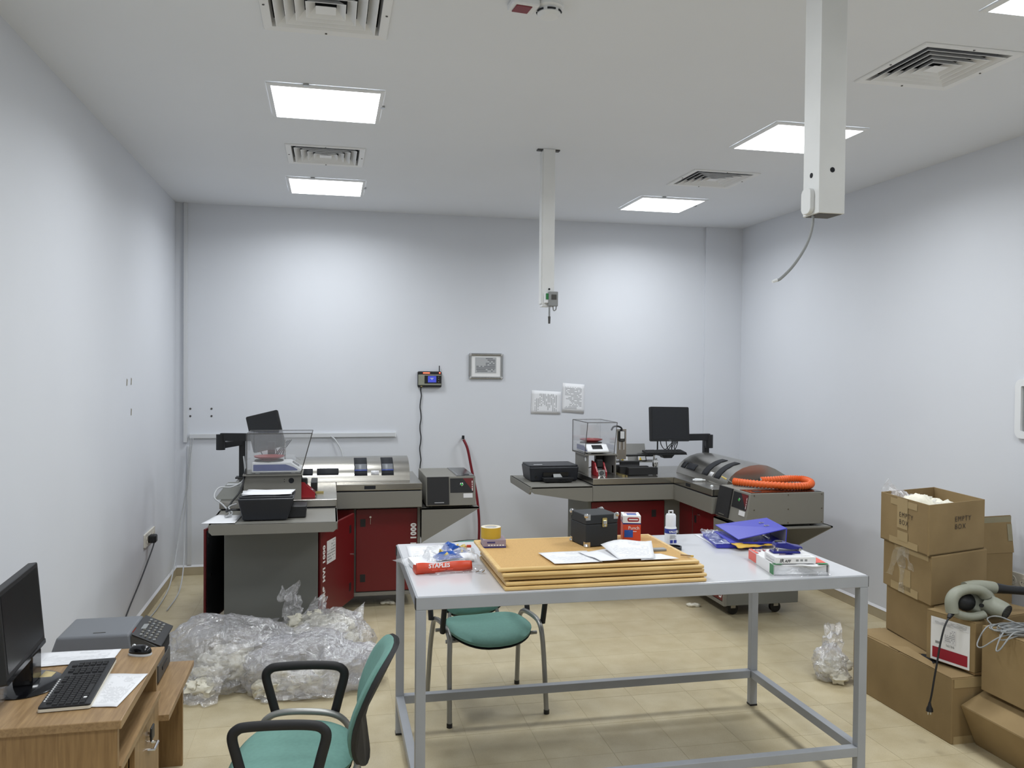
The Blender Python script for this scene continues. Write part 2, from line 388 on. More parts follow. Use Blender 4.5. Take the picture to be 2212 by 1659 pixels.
# ---------------------------------------------------------------- ceiling lamps, diffusers, detectors
where = ['square ceiling light panel between the two left-hand air diffusers', 'square ceiling light panel by the back wall, over the open-doored machine',
         'square ceiling light panel by the back wall, over the arm-mounted monitor', 'square ceiling light panel partly behind the thick hanging white post',
         'square ceiling light panel beyond the diffuser, along the right-hand wall', 'square ceiling light panel above the computer desk', 'square ceiling light panel near the front wall on the window side', 'square ceiling light panel near the front wall on the desk side']
for (x, y), lb in zip(LAMPS, where):
    L = thing('ceiling_light', lb, 'ceiling light', (x, y, H), group='ceiling light panels')
    h, k = .277, .30
    MB().add([(-k,-k,-.001),(k,-k,-.001),(k,k,-.001),(-k,k,-.001),(-k,-k,-.008),(k,-k,-.008),(k,k,-.008),(-k,k,-.008),(-h,-h,-.014),(h,-h,-.014),(h,h,-.014),(-h,h,-.014),(-h,-h,-.010),(h,-h,-.010),(h,h,-.010),(-h,h,-.010)],
             [(a+i, a+(i+1) % 4, b_+(i+1) % 4, b_+i) for a, b_ in ((0, 4), (4, 8), (8, 12)) for i in range(4)]).build('frame', 'white_plastic', L)
    MB().add([(-h, -h, -.0125), (h, -h, -.0125), (h, h, -.0125), (-h, h, -.0125)], [(0, 3, 2, 1)]).build('diffuser', 'lamp_glow', L)
    al = bpy.data.lights.new('panel_light', 'AREA'); al.shape = 'SQUARE'; al.size = .55; al.energy = LAMP_WATTS; al.spread = R(LAMP_SPREAD); al.color = (.94, .975, 1.0)
    ao = bpy.data.objects.new('panel_light', al); COL.objects.link(ao); ao.parent = L; ao.location = (0, 0, -.016)
    for px_, py_ in ((k, -.02), (-.1, -k)): MB().cbox((px_, py_, -.006), (.03, .03, .008)).build('clip', 'steel_tube', L)
vl = ['white square air diffuser between the two left-hand light panels', 'white square air diffuser near the smoke detector, over the floor by the desk',
      'white square air diffuser between the two right-hand light panels', 'white square air diffuser beside the thick hanging post, near the right wall']
for (x, y), lb in zip(VENTS, vl):
    V = thing('air_diffuser', lb, 'air vent', (x, y, H), group='ceiling air diffusers')
    k = .26; h = VH-.003
    MB().add([(s_*a, t_*a, z) for a, z in ((k, -.001), (k-.004, -.008), (h, -.004), (h-.006, .03)) for s_, t_ in ((-1,-1),(1,-1),(1,1),(-1,1))],
             [(q*4+i, q*4+(i+1) % 4, q*4+4+(i+1) % 4, q*4+4+i) for q in range(3) for i in range(4)]).build('frame', 'vent_white', V)
    MB().add([(-h, -h, .09), (h, -h, .09), (h, h, .09), (-h, h, .09)], [(0, 1, 2, 3)]).add([(s_*h, t_*h, z) for z in (.03, .09) for s_, t_ in ((-1,-1),(1,-1),(1,1),(-1,1))], [(i, (i+1) % 4, 4+(i+1) % 4, 4+i) for i in range(4)]).build('duct', 'vent_dark', V)
    for q in range(4):
        a = .205-.042*q; c = a-.036
        MB().add([(s_*d, t_*d, z) for d, z in ((a, -.010), (a-.003, -.010), (c, .022)) for s_, t_ in ((-1,-1),(1,-1),(1,1),(-1,1))],
                 [(w_i*4+i, w_i*4+(i+1) % 4, w_i*4+4+(i+1) % 4, w_i*4+4+i) for w_i in range(2) for i in range(4)]).build('louvre', 'vent_white', V, thick=.0015)
    MB().add([(-.040, -.040, -.008), (.040, -.040, -.008), (.040, .040, -.008), (-.040, .040, -.008), (0, 0, .01)], [(3, 2, 1, 0), (0, 1, 4), (1, 2, 4), (2, 3, 4), (3, 0, 4)]).build('centre_cone', 'vent_white', V)
    for s_ in (-1, 1):
        for p in ((s_*.243, 0), (0, s_*.243)): MB().cyl((p[0], p[1], -.009), (p[0], p[1], -.004), .005, n=8).build('screw', 'grey_dark', V)
D = thing('smoke_detector', 'round white smoke detector on the ceiling', 'smoke detector', (.845, 3.27, H))
MB().lathe([(0, 0), (.058, 0), (.058, -.012), (.05, -.018), (.046, -.02)]).build('base', 'white_plastic', D, smooth=40)
MB().lathe([(.046, -.02), (.047, -.036), (.036, -.048), (0, -.052)]).build('cap', 'white_plastic', D, smooth=40)
for k in range(6):
    a0, a1 = R(60*k+8), R(60*k+48)
    MB().tube([(.0475*math.cos(a0+(a1-a0)*i/6), .0475*math.sin(a0+(a1-a0)*i/6), -.029) for i in range(7)], .004, 6).build('slot', 'vent_dark', D)
D = thing('alarm_indicator', 'small white ceiling indicator box with dark red lens', 'alarm light', (.735, 3.255, H), rz=R(6))
MB().box((-.05, -.04, -.03), (.06, .05, 0)).build('housing', 'white_plastic', D, bev=.008)
MB().box((-.035, -.03, -.034), (.03, .035, -.03)).build('lens', 'red_hose', D, bev=.002)

# hanging square posts with their sensors
T = thing('hanging_post', 'thick white square post hanging from the ceiling with a loose grey cable', 'post', (1.417, 2.24, H))
Hh = H-2.335
MB().box((-.042, -.042, -Hh), (.042, .042, -.001)).build('post', 'white_paint', T, bev=.002)
MB().box((-.07, -.07, -.006), (.07, .07, 0)).build('ceiling_plate', 'white_paint', T)
for p, q in (((0, -.043, -Hh+.125), (0, -.0405, -Hh+.125)), ((-.043, -.002, -Hh+.115), (-.0405, -.002, -Hh+.115))): MB().cyl(p, q, .0075, n=14).build('hole', 'vent_dark', T)
MB().prism(rrect(.05, .075, .018, 5, .005, -Hh+.04), 'x', -.056, -.042).build('side_bracket', 'white_paint', T, bev=.002)
MB().box((-.036, -.036, -Hh-.001), (.036, .036, -Hh)).build('end_opening', 'grey_dark', T)
C = MB().tube(smooth_path([(-.036, 0, -Hh+.02), (-.038, -.005, -Hh-.03), (-.060, -.01, -Hh-.09), (-.105, -.02, -Hh-.150), (-.150, -.03, -Hh-.190), (-.172, -.04, -Hh-.199)], 6), .0042, 8).build('cable', 'cable_grey', T, smooth=60)
MB().cyl((-.170, -.039, -Hh-.198), (-.186, -.044, -Hh-.203), .005, .0035, 8).build('plug_tip', 'white_plastic', C)
T = thing('sensor_post', 'slender white square post hanging from the ceiling with a grey climate sensor', 'post', (1.405, 5.42, H))
Hh = H-2.285
MB().box((-.04, -.035, -Hh), (.04, .035, -.001)).build('post', 'white_paint', T, bev=.002)
MB().box((-.048, -.03, -Hh+.02), (-.04, .03, -.02)).build('conduit_strip', 'white_paint', T)
MB().box((-.075, -.02, -.008), (.075, .02, 0)).build('ceiling_plate', 'grey_dark', T)
MB().cyl((.006, -.037, -Hh+.115), (.006, -.0345, -Hh+.115), .007, n=12).build('hole', 'vent_dark', T)
S = MB().box((-.004, -.065, -Hh+.002), (.060, -.035, -Hh+.098)).build('sensor_box', 'cable_grey', T, bev=.004)
MB().box((-.030, -.06, -Hh+.022), (-.004, -.036, -Hh+.088)).build('white_base', 'white_plastic', T, bev=.003)
MB().box((-.022, -.062, -Hh+.045), (-.005, -.06, -Hh+.085)).build('green_strip', 'pack_green', T)
MB().box((.014, -.0665, -Hh+.045), (.048, -.065, -Hh+.078)).build('display', 'grey_dark', S)
MB().cyl((.006, -.045, -Hh+.01), (.006, -.045, -Hh-.065), .006, n=10).build('probe', 'steel_tube', T)
MB().cyl((.006, -.045, -Hh-.065), (.006, -.045, -Hh-.112), .0085, .007, 10).build('probe_tip', 'grey_dark', T)
MB().tube(smooth_path([(.03, -.045, -Hh+.005), (.035, -.045, -Hh-.025), (.05, -.045, -Hh-.018), (.052, -.045, -Hh+.005)], 5), .004, 6).build('cable', 'cable_grey', T)

# ---------------------------------------------------------------- wall things
tag(MB().box((-1.266, YB-.03, 1.19), (-1.235, YB, H)).build('cable_trunking', 'trunking', bev=.003), 'white vertical cable trunking from ceiling down the back left corner', 'trunking')
T = tag(MB().box((-1.215, YB-.028, 1.226), (.610, YB, 1.266)).build('cable_trunking', 'trunking', bev=.003), 'long white horizontal cable trunking on the back wall', 'trunking')
MB().box((.606, YB-.030, 1.224), (.614, YB-.001, 1.268)).build('end_cap', 'white_plastic', T)
tag(MB().box((-1.236, YB-.012, .09), (-1.197, YB, 1.16)).build('cable_trunking', 'trunking', bev=.003), 'flat white lower cable trunking above the baseboard, back left corner', 'trunking')
k = 0
for x in (-1.211, -1.031):
    for z in (1.49, 1.424):
        tag(MB().cyl((x, YB-.003, z), (x, YB, z), .009, n=10).build('wall_plug', 'grey_dark'), 'small dark empty screw plug in the back wall above the trunking', 'wall plug', 'four screw plugs in the back wall')
T = thing('cable_bundle', 'thin white data cables drooping from trunking to floor in the corner', 'cable', (-1.19, 7.9, 1.2))
for i, pts in enumerate([[(-.005, 0, .03), (-.02, 0, -.12), (-.045, 0, -.43), (-.085, -.01, -.68), (-.10, -.15, -.95), (-.092, -.5, -1.14), (-.09, -.95, -1.185), (-.10, -1.3, -1.19)],
                         [(.012, 0, .03), (-.01, 0, -.15), (-.035, 0, -.45), (-.06, -.01, -.72), (-.03, -.2, -1.0), (.0, -.6, -1.165), (-.01, -1.1, -1.19)]]):
    MB().tube(smooth_path(pts, 6), .005, 6).build('cable', 'cable_white', T, smooth=60)
def socket(name, label, M_, gangs, w_):
    S = thing(name, label, 'socket'); S.matrix_world = M_
    MB().prism(rrect(w_, .1, .008, 3), 'z', 0, .012).build('plate', 'socket', S, bev=.002)
    for g in range(gangs):
        x = (g-(gangs-1)/2)*w_/gangs
        MB().ring((x, 0, .010), .028, .021, .004, 20).build('outlet_ring', 'socket', S, smooth=40)
        MB().cyl((x, 0, .0115), (x, 0, .0125), .021, n=20).build('outlet_face', 'off_white', S)
        for s_ in (-1, 1): MB().cyl((x+s_*.009, 0, .0125), (x+s_*.009, 0, .0135), .003, n=8).build('pin_hole', 'vent_dark', S)
    return S
socket('wall_socket', 'long cream socket strip on the left wall with a black plug', frame_m((XL, 6.83, .57), (0, 1, 0), (0, 0, 1)), 3, .36)
socket('wall_socket', 'cream socket on the right wall beside the tall worn carton', frame_m((XR, 4.34, .61), (0, -1, 0), (0, 0, 1)), 2, .16)
T = thing('plugged_lead', 'black power cord with plug in the left wall socket, trailing down', 'cord', (XL+.02, 6.76, .57))
MB().box((-.006, -.03, -.03), (.05, .045, .03)).build('plug', 'black', T, bev=.012, seg=3)
MB().tube(smooth_path([(.035, 0, -.02), (.04, -.12, -.06), (.03, -.45, -.20), (.02, -.75, -.31), (.03, -1.1, -.4), (.04, -1.6, -.5), (.06, -2.2, -.556)], 6), .005, 6).build('cord', 'black', T, smooth=60)
for i, (y, z) in enumerate(((6.124, 1.759), (6.25, 1.763), (6.25, 1.552))):
    tag(MB().grid(lambda u, v: (XL+.0012, y+(u-.5)*.025+(v-.5)*.01, z+(v-.5)*.045+(u-.5)*.01*math.sin(5*v)), 3, 5).build('wall_scuff', 'dust'), 'small grey scuff mark on the white left wall', 'scuff mark', 'scuff marks on the left wall')
# climate panel
T = thing('climate_monitor', 'black and grey wall unit with glowing red bar, blue screen and aerial', 'wall unit', (.925, YB, 1.765))
MB().prism(rrect(.225, .15, .012, 3), 'y', -.035, 0).xf(Matrix.Identity(4)).build('back_box', 'black', T, bev=.004)
MB().box((-.108, -.045, -.055), (.108, -.035, .045)).build('face', 'blower_grey', T, bev=.004)
S = MB().box((-.05, -.048, -.038), (.108, -.045, .036)).build('screen_surround', 'black_gloss', T, bev=.003)
MB().box((-.018, -.0495, -.028), (.06, -.048, .032)).build('screen', 'lcd_blue', S)
MB().box((.004, -.0502, .008), (.034, -.0495, .013)).box((.014, -.0502, -.002), (.026, -.0495, .003)).build('screen_print', 'white_text', S)
for z in (-.022, 0, .022): MB().cyl((.083, -.0495, z), (.083, -.048, z), .004, n=10).build('button', 'grey_paint', S)
MB().box((-.062, -.041, .056), (.0, -.036, .064)).build('light_bar', 'red_led', T)
MB().cyl((.094, -.036, .062), (.094, -.045, .062), .006, n=10).build('warning_light', 'red_led', T)
MB().tube([(.092, -.02, .07), (.092, -.02, .13)], .0045, 8).build('aerial', 'black', T)
MB().box((-.085, -.036, -.07), (-.07, -.03, -.062)).build('jack', 'brass', T)
MB().tube(smooth_path([(-.078, -.02, -.07)]+[(-.082+.006*math.sin(i*1.7), -.016, -.10-.055*i) for i in range(14)]+[(-.09, -.03, -.95), (-.085, -.06, -1.1), (-.06, -.08, -1.25)], 5), .0055, 6).build('cord', 'black', T, smooth=60)
# framed notice
T = thing('framed_notice', 'silver snap frame with rounded corners holding a printed grey form', 'frame', (1.468, YB, 1.893))
MB().box((-.150, -.008, -.11), (.150, 0, .11)).build('backing', 'pack_white', T)
sheet('form', [(-.105, -.0095, -.065), (.10, -.0095, -.065), (.10, -.0095, .085), (-.105, -.0095, .085)], 'form_grey', T, nx=1, ny=1)
for a, b_ in (((-.145, .112), (.145, .112)), ((-.145, -.112), (.145, -.112)), ((-.155, -.105), (-.155, .105)), ((.155, -.105), (.155, .105))):
    MB().tube([(a[0], -.008, a[1]), (b_[0], -.008, b_[1])], .0125, 12).build('frame_bar', 'steel_tube', T, smooth=60)
for sx in (-1, 1):
    for sz in (-1, 1): MB().lathe([(0, 0), (.016, .0), (.016, .014), (.011, .021), (0, .023)], 16).xf(frame_m((sx*.153, 0, sz*.110), (1, 0, 0), (0, 0, 1))).build('corner', 'chrome', T, smooth=40)
tag(sheet('notice_paper', [(1.915, YB-.004, 1.437), (2.212, YB-.006, 1.43), (2.216, YB-.004, 1.65), (1.921, YB-.002, 1.665)], 'paper_side', None, nx=6, ny=6, thick=.001), 'landscape sheet of sideways print in a plastic sleeve on the back wall', 'paper')
tag(sheet('notice_paper', [(2.226, YB-.004, 1.452), (2.452, YB-.006, 1.437), (2.455, YB-.004, 1.722), (2.233, YB-.002, 1.738)], 'paper_form', None, nx=6, ny=6, thick=.001), 'upright printed sheet in a punched sleeve on the back wall', 'paper')
# red air hose
T = thing('air_hose', 'dark red air hose hanging from a wall tap behind the machine', 'hose', (1.245, YB, 1.205))
MB().cyl((0, 0, 0), (0, -.05, 0), .012, n=12).build('tap', 'chrome', T)
MB().box((-.012, -.06, -.004), (.012, -.045, .03)).build('tap_lever', 'black', T, bev=.003)
MB().tube(smooth_path([(.004, -.055, -.01), (.04, -.068, -.095), (.078, -.068, -.275), (.11, -.068, -.43), (.138, -.068, -.585), (.158, -.068, -.81), (.15, -.06, -1.05), (.10, -.05, -1.19)], 6), .0125, 10).build('hose', 'red_hose', T, smooth=60)
tag(MB().tube(smooth_path([(.02, YB-.025, 1.235), (.06, YB-.06, 1.20), (.115, YB-.10, 1.10), (.135, YB-.16, .98)], 6), .007, 8).build('data_cable', 'cable_white', smooth=60), 'short pale cable arching from the horizontal trunking behind the machine', 'cable')

# ================================================================ FIBRE TESTING MACHINES
# local frame: origin on the floor under the inner front corner; one arm runs along -y (balance arm), the other along +x (lid arm)
def machine(label, loc, rz, Lb, Lc, opened):
    T = thing('fibre_tester', label, 'test machine', loc, rz)
    BI = -.112                                           # inset of the cabinet behind the worktop edge
    MB().box((-.725, -.70, .10), (BI-.012, .727, .80)).build('balance_arm_cabinet', 'grey_panel', T, bev=.004)
    MB().box((BI-.012, -BI+.012, .10), (Lb-.005, .727, .80)).build('lid_arm_cabinet', 'grey_panel', T, bev=.004)
    MB().box((-.70, -.66, .088), (-.15, .70, .10)).box((-.15, .15, .088), (Lb-.05, .70, .10)).build('base_frame', 'grey_dark', T)
    for x, y in ((-.62, -.60), (-.22, -.60), (-.62, .60), (Lb-.13, .24), (Lb-.13, .60)):
        W = MB().cyl((x-.016, y, .042), (x+.016, y, .042), .042, n=20).build('caster', 'black', T, smooth=40)
        MB().box((x-.022, y-.02, .05), (x+.022, y+.02, .09)).build('caster_fork', 'steel_tube', W)
    # doors
    def door_text(o, M_):
        text('USTER\u00ae HVI 1000', .057, 'white_text', o, M_ @ Matrix.Diagonal((1.0, 1.0, 1, 1)), bold=.0032, spacing=1.15)
    wA = .64
    if not opened:
        dA = MB().box((BI-.012, -.675, .135), (BI+.008, -.675+wA, .775)).build('door', 'red', T, bev=.004)
        door_text(dA, frame_m((BI+.0088, -.605, .155), (0, 0, 1), (0, -1, 0)))
        for z in (.24, .67): MB().box((BI+.008, -.15, z-.03), (BI+.0095, -.11, z+.03)).build('latch', 'black', dA, bev=.003)
        MB().box((-.737, -.68, .13), (-.725, -.03, .78)).box((-.737, 0, .13), (-.725, .70, .78)).build('rear_door', 'red', T, bev=.003)
        MB().box((.0, .727, .13), (Lb-.03, .739, .78)).build('rear_door', 'red', T, bev=.003)
    else:
        dA = MB().box((-.02, 0, -.32), (0, wA+.03, .32)).build('door', 'red', T, bev=.004)
        dA.location = (BI+.008, -.675, .455); dA.rotation_euler = (0, 0, R(-21))
        door_text(dA, frame_m((.0008, .075, -.30), (0, 0, 1), (0, -1, 0)))
        for z in (-.215, .215): MB().box((.0, .56, z-.03), (.0015, .60, z+.03)).build('latch', 'black', dA, bev=.003)
        MB().cyl((0, .625, .02), (.012, .625, .02), .006, n=10).build('lock', 'chrome', dA)
        L_ = MB().grid(lambda u, v: (.0012, .105+u*.17, .06+v*.16), 1, 1).build('paper_label', 'label_print', dA)
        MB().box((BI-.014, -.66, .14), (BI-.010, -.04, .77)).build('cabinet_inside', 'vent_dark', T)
        dR = MB().box((-.012, -.60, -.325), (.004, 0, .325)).build('rear_door', 'red', T, bev=.003)
        dR.location = (-.733, .03, .455); dR.rotation_euler = (0, 0, R(-12.5))
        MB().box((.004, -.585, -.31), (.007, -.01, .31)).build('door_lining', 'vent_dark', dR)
        for y, z in ((-.56, .27), (-.55, .23), (-.57, -.27), (-.575, -.295), (-.52, .0), (-.5, -.01)): MB().box((.007, y-.008, z-.01), (.011, y+.008, z+.01)).build('door_clip', 'steel_tube', dR)
        MB().box((-.737, .05, .13), (-.725, .70, .78)).build('rear_door', 'red', T, bev=.003)
    MB().box((BI-.005, -BI-.006, .135), (.135, -BI+.012, .775)).build('filler_panel', 'red', T, bev=.003)
    MB().box((.137, -BI-.003, .10), (.150, -BI+.012, .78)).build('door_post', 'grey_dark', T)
    MB().box((.137, -BI-.004, .10), (Lb-.005, -BI+.012, .128)).build('sill', 'grey_paint', T)
    dB = MB().box((.153, -BI-.008, .135), (Lb-.025, -BI+.012, .775)).build('door', 'red', T, bev=.004)
    door_text(dB, frame_m((Lb-.035, -BI-.0088, .155), (0, 0, 1), (-1, 0, 0)))
    for z in (.24, .67): MB().box((.185, -BI-.0095, z-.03), (.225, -BI-.008, z+.03)).build('latch', 'black', dB, bev=.003)
    K = MB().cyl((.262, -BI-.008, .715), (.262, -BI-.018, .715), .008, n=10).build('lock', 'chrome', dB)
    MB().box((.261, -BI-.020, .66), (.263, -BI-.018, .705)).build('key', 'chrome', K)
    MB().box((Lb-.024, -BI-.006, .10), (Lb, -BI+.02, .80)).build('end_post', 'grey_paint', T, bev=.002)
    # worktop
    MB().prism([(-.757, -.70), (0, -.70), (0, 0), (Lb, 0), (Lb, .757), (-.757, .757)], 'z', .80, .925).build('fascia', 'grey_paint', T, bev=.003)
    MB().prism([(-.745, -.69), (-.010, -.69), (-.010, .010), (Lb-.01, .010), (Lb-.01, .747), (-.745, .747)], 'z', .925, .936).build('seam', 'vent_dark', T)
    MB().prism([(-.757, -.70), (0, -.70), (0, 0), (0, .757), (-.757, .757)], 'z', .936, .985).build('balance_deck', 'stainless', T, bev=.003)
    lid = MB().prism([(.002, 0), (Lb, 0), (Lb, .757), (.002, .757)], 'z', .936, .985).build('lid_deck', 'stainless', T, bev=.003)
    MB().box((Lb*.5-.115, -.0015, .946), (Lb*.5-.03, .01, .972)).build('grip_recess', 'vent_dark', lid)
    # printer shelf at the end of the balance arm
    S = MB().box((-.757, -1.225, .912), (0, -.70, .925)).build('shelf', 'grey_paint', T, bev=.002)
    MB().prism([(-1.21, .925), (-.703, .925), (-.703, .80), (-.76, .80), (-1.19, .872), (-1.21, .885)], 'x', -.012, 0).build('side_apron', 'grey_paint', S)
    MB().prism([(-.752, .925), (-.005, .925), (-.005, .885), (-.025, .865), (-.735, .865), (-.752, .885)], 'y', -1.227, -1.213).build('end_apron', 'grey_paint', S)
    MB().prism([(-1.21, .925), (-.703, .925), (-.703, .80), (-.76, .80), (-1.19, .872), (-1.21, .885)], 'x', -.757, -.745).build('side_apron', 'grey_paint', S)
    # arched stainless lid with windows
    prof = [(.155, .986), (.165, 1.025), (.19, 1.065), (.23, 1.10), (.285, 1.13), (.35, 1.148), (.42, 1.155), (.49, 1.147), (.56, 1.12), (.64, 1.075), (.72, 1.025), (.748, 1.0), (.75, .986)]
    cx0, cx1 = -.31, Lb-.08
    cv = MB().prism(prof, 'x', cx0, cx1).build('arched_cover', 'stainless', T, smooth=35)
    def on(q0, q1, x0, x1, name, m_, off=.002, n=10):
        P = smooth_path([(0, *p) for p in prof], 6)
        L = [0]
        for a, b_ in zip(P, P[1:]): L.append(L[-1]+(b_-a).length)
        def at(q):
            for i in range(len(P)-1):
                if L[i+1] >= q: t_ = (q-L[i])/(L[i+1]-L[i]+1e-9); p = P[i].lerp(P[i+1], t_); d = (P[i+1]-P[i]).normalized(); return p+Vector((0, -d.z, d.y))*off
            return P[-1]
        return MB().grid(lambda u, v: (x0+(x1-x0)*u, at(q0+(q1-q0)*v).y, at(q0+(q1-q0)*v).z), 1, n).build(name, m_, cv, smooth=60, thick=.002)
    s_ = Lb-.65
    for a, b_ in ((.14+s_*.5, .24+s_*.5), (.35+s_*.6, .445+s_*.6)):
        on(.045, .27, a, b_, 'window', 'vent_dark')
        if opened: on(.095, .155, a+.006, b_-.004, 'window_reflection', 'lid_grey', .0035); on(.083, .095, a+.002, b_-.002, 'blue_lit_inside', 'balance_blue', .004, 2)  # grey reflection and blue inside light, painted as flat bands on the windows
    for a, b_ in ((-.25, -.175), (-.145, .02)): on(.055, .115, a, b_, 'window', 'vent_dark', n=4)
    on(.05, .085, .268+s_*.55, .33+s_*.55, 'warning_label', 'label_print', .003, 2)
    # bracket carrying the conditioning module
    tip = Lb+Lc+.06
    bk = MB().prism([(Lb, .785), (tip, .785), (tip, .775), (Lb+.01, .525), (Lb, .515)], 'y', .015, .03).build('bracket', 'grey_paint', T)
    MB().prism([(Lb, .785), (tip, .785), (tip, .775), (Lb+.01, .525), (Lb, .515)], 'y', .66, .675).build('bracket_side', 'grey_paint', bk)
    MB().box((Lb, .015, .775), (tip, .675, .785)).build('bracket_top', 'grey_paint', bk)
    MB().add([(tip-.004, .03, .774), (tip-.004, .66, .774), (Lb+.012, .66, .527), (Lb+.012, .03, .527)], [(0, 1, 2, 3)]).build('bracket_underside', 'grey_dark', bk)
    # balance stand
    st = MB().box((-.605, -.672, .985), (-.235, -.664, 1.15)).build('stand_plate', 'grey_paint', T)
    MB().cyl((-.30, -.673, 1.112), (-.30, -.6715, 1.112), .018, n=20).build('cable_hole', 'vent_dark' if opened else 'white_plastic', st)
    for z in (1.105, 1.12): MB().cyl((-.345, -.673, z), (-.345, -.6715, z), .003, n=8).build('screw', 'vent_dark', st)
    MB().box((-.605, -.43, .985), (-.235, -.422, 1.15)).build('stand_plate', 'grey_paint', T)
    MB().box((-.61, -.70, 1.15), (-.225, -.41, 1.158)).build('stand_top', 'grey_paint', T)
    MB().box((-.60, -.50, 1.04), (-.55, -.43, 1.149)).build('junction_box', 'grey_dark', T, bev=.004)
    # test head: red cheeks, steel block with round opening
    hd = MB().box((-.28, -.60, .986), (-.205, -.545, 1.05)).build('test_head', 'black', T, bev=.003)
    for y in (-.615, -.538): MB().prism([(-.30, .986), (-.145, .986), (-.145, 1.02), (-.19, 1.06), (-.215, 1.09), (-.30, 1.10)], 'y', y-.006, y+.006).build('red_cheek', 'red_bright', hd)
    MB().prism([(-.20, .987), (-.142, .987), (-.16, 1.035), (-.20, 1.05)], 'y', -.606, -.547).build('steel_block', 'chrome', hd)
    rg = MB().tube([(-.150, -.5765, 1.010), (-.1445, -.5765, 1.0125)], .0195, 20).build('round_opening', 'black', hd)
    MB().box((-.27, -.60, 1.055), (-.20, -.55, 1.115)).build('sensor_block', 'black_soft', hd, bev=.004)
    # samplers: three black troughs, guard plate with warning labels, rods
    for k, (x0, y0, y1) in enumerate(((-.135, -.345, -.085), (-.205, -.395, -.14), (-.275, -.43, -.20))):
        MB().box((x0-.045, y0, .99), (x0, y1, 1.052+.004*k)).build('black_trough', 'black_soft', T, bev=.003)
    MB().box((-.44, -.415, .986), (-.09, -.395, .998)).box((-.44, -.385, .986), (-.09, -.372, .994)).build('slide_rail', 'brass', T)
    MB().box((-.33, -.36, 1.05), (-.29, -.19, 1.09)).build('trough_clamp', 'black', T, bev=.003)
    gp = MB().prism([(-.40, 1.075), (-.396, 1.075), (-.452, 1.225), (-.456, 1.225)], 'y', -.335, -.085).build('guard_plate', 'steel_tube', T)
    for y in (-.325, -.16):
        w_l = MB().add([(-.3965+.0, y, 1.085), (-.3965, y+.066, 1.085), (-.408, y+.066, 1.118), (-.408, y, 1.118)], [(0, 1, 2, 3)]).build('warning_label', 'label_print', gp)
        MB().add([(-.3955, y+.006, 1.087), (-.3955, y+.030, 1.087), (-.4065, y+.018, 1.116)], [(0, 1, 2)]).build('warning_triangle', 'warn_yellow', w_l)
    for z in (1.075, 1.125): MB().cyl((-.42, -.40, z), (-.42, -.02, z), .012, n=12).build('rod', 'chrome' if z < 1.1 else 'black', T, smooth=40)
    for y, h_ in ((-.055, 1.16), (-.035, 1.11)): MB().lathe([(0, .985), (.01, .985), (.01, 1.04), (.016, 1.045), (.016, 1.075), (.008, 1.08), (.008, h_), (0, h_)], 14, (-.30, y, 0)).build('clamp_post', 'chrome', T, smooth=35)
    MB().box((-.32, -.065, 1.075), (-.28, -.025, 1.10)).build('clamp_block', 'white_plastic', T, bev=.004)
    pl = MB().box((-.36, -.375, 1.10), (-.355, -.29, 1.36)).build('hanger_plate', 'stainless', T)
    return T
M1 = machine('grey and red tester with open red doors, beside the left wall', (.055, 6.5, 0), 0, .65, .39, True)
M2 = machine('grey and red tester with closed doors and orange hose, by the right corner', (2.80, 6.55, 0), -PI/2, .72, .455, False)

def world(M_, p):
    q = Matrix.Rotation(M_.rotation_euler.z, 4, 'Z') @ Vector(p); return tuple(Vector(M_.location)+q)
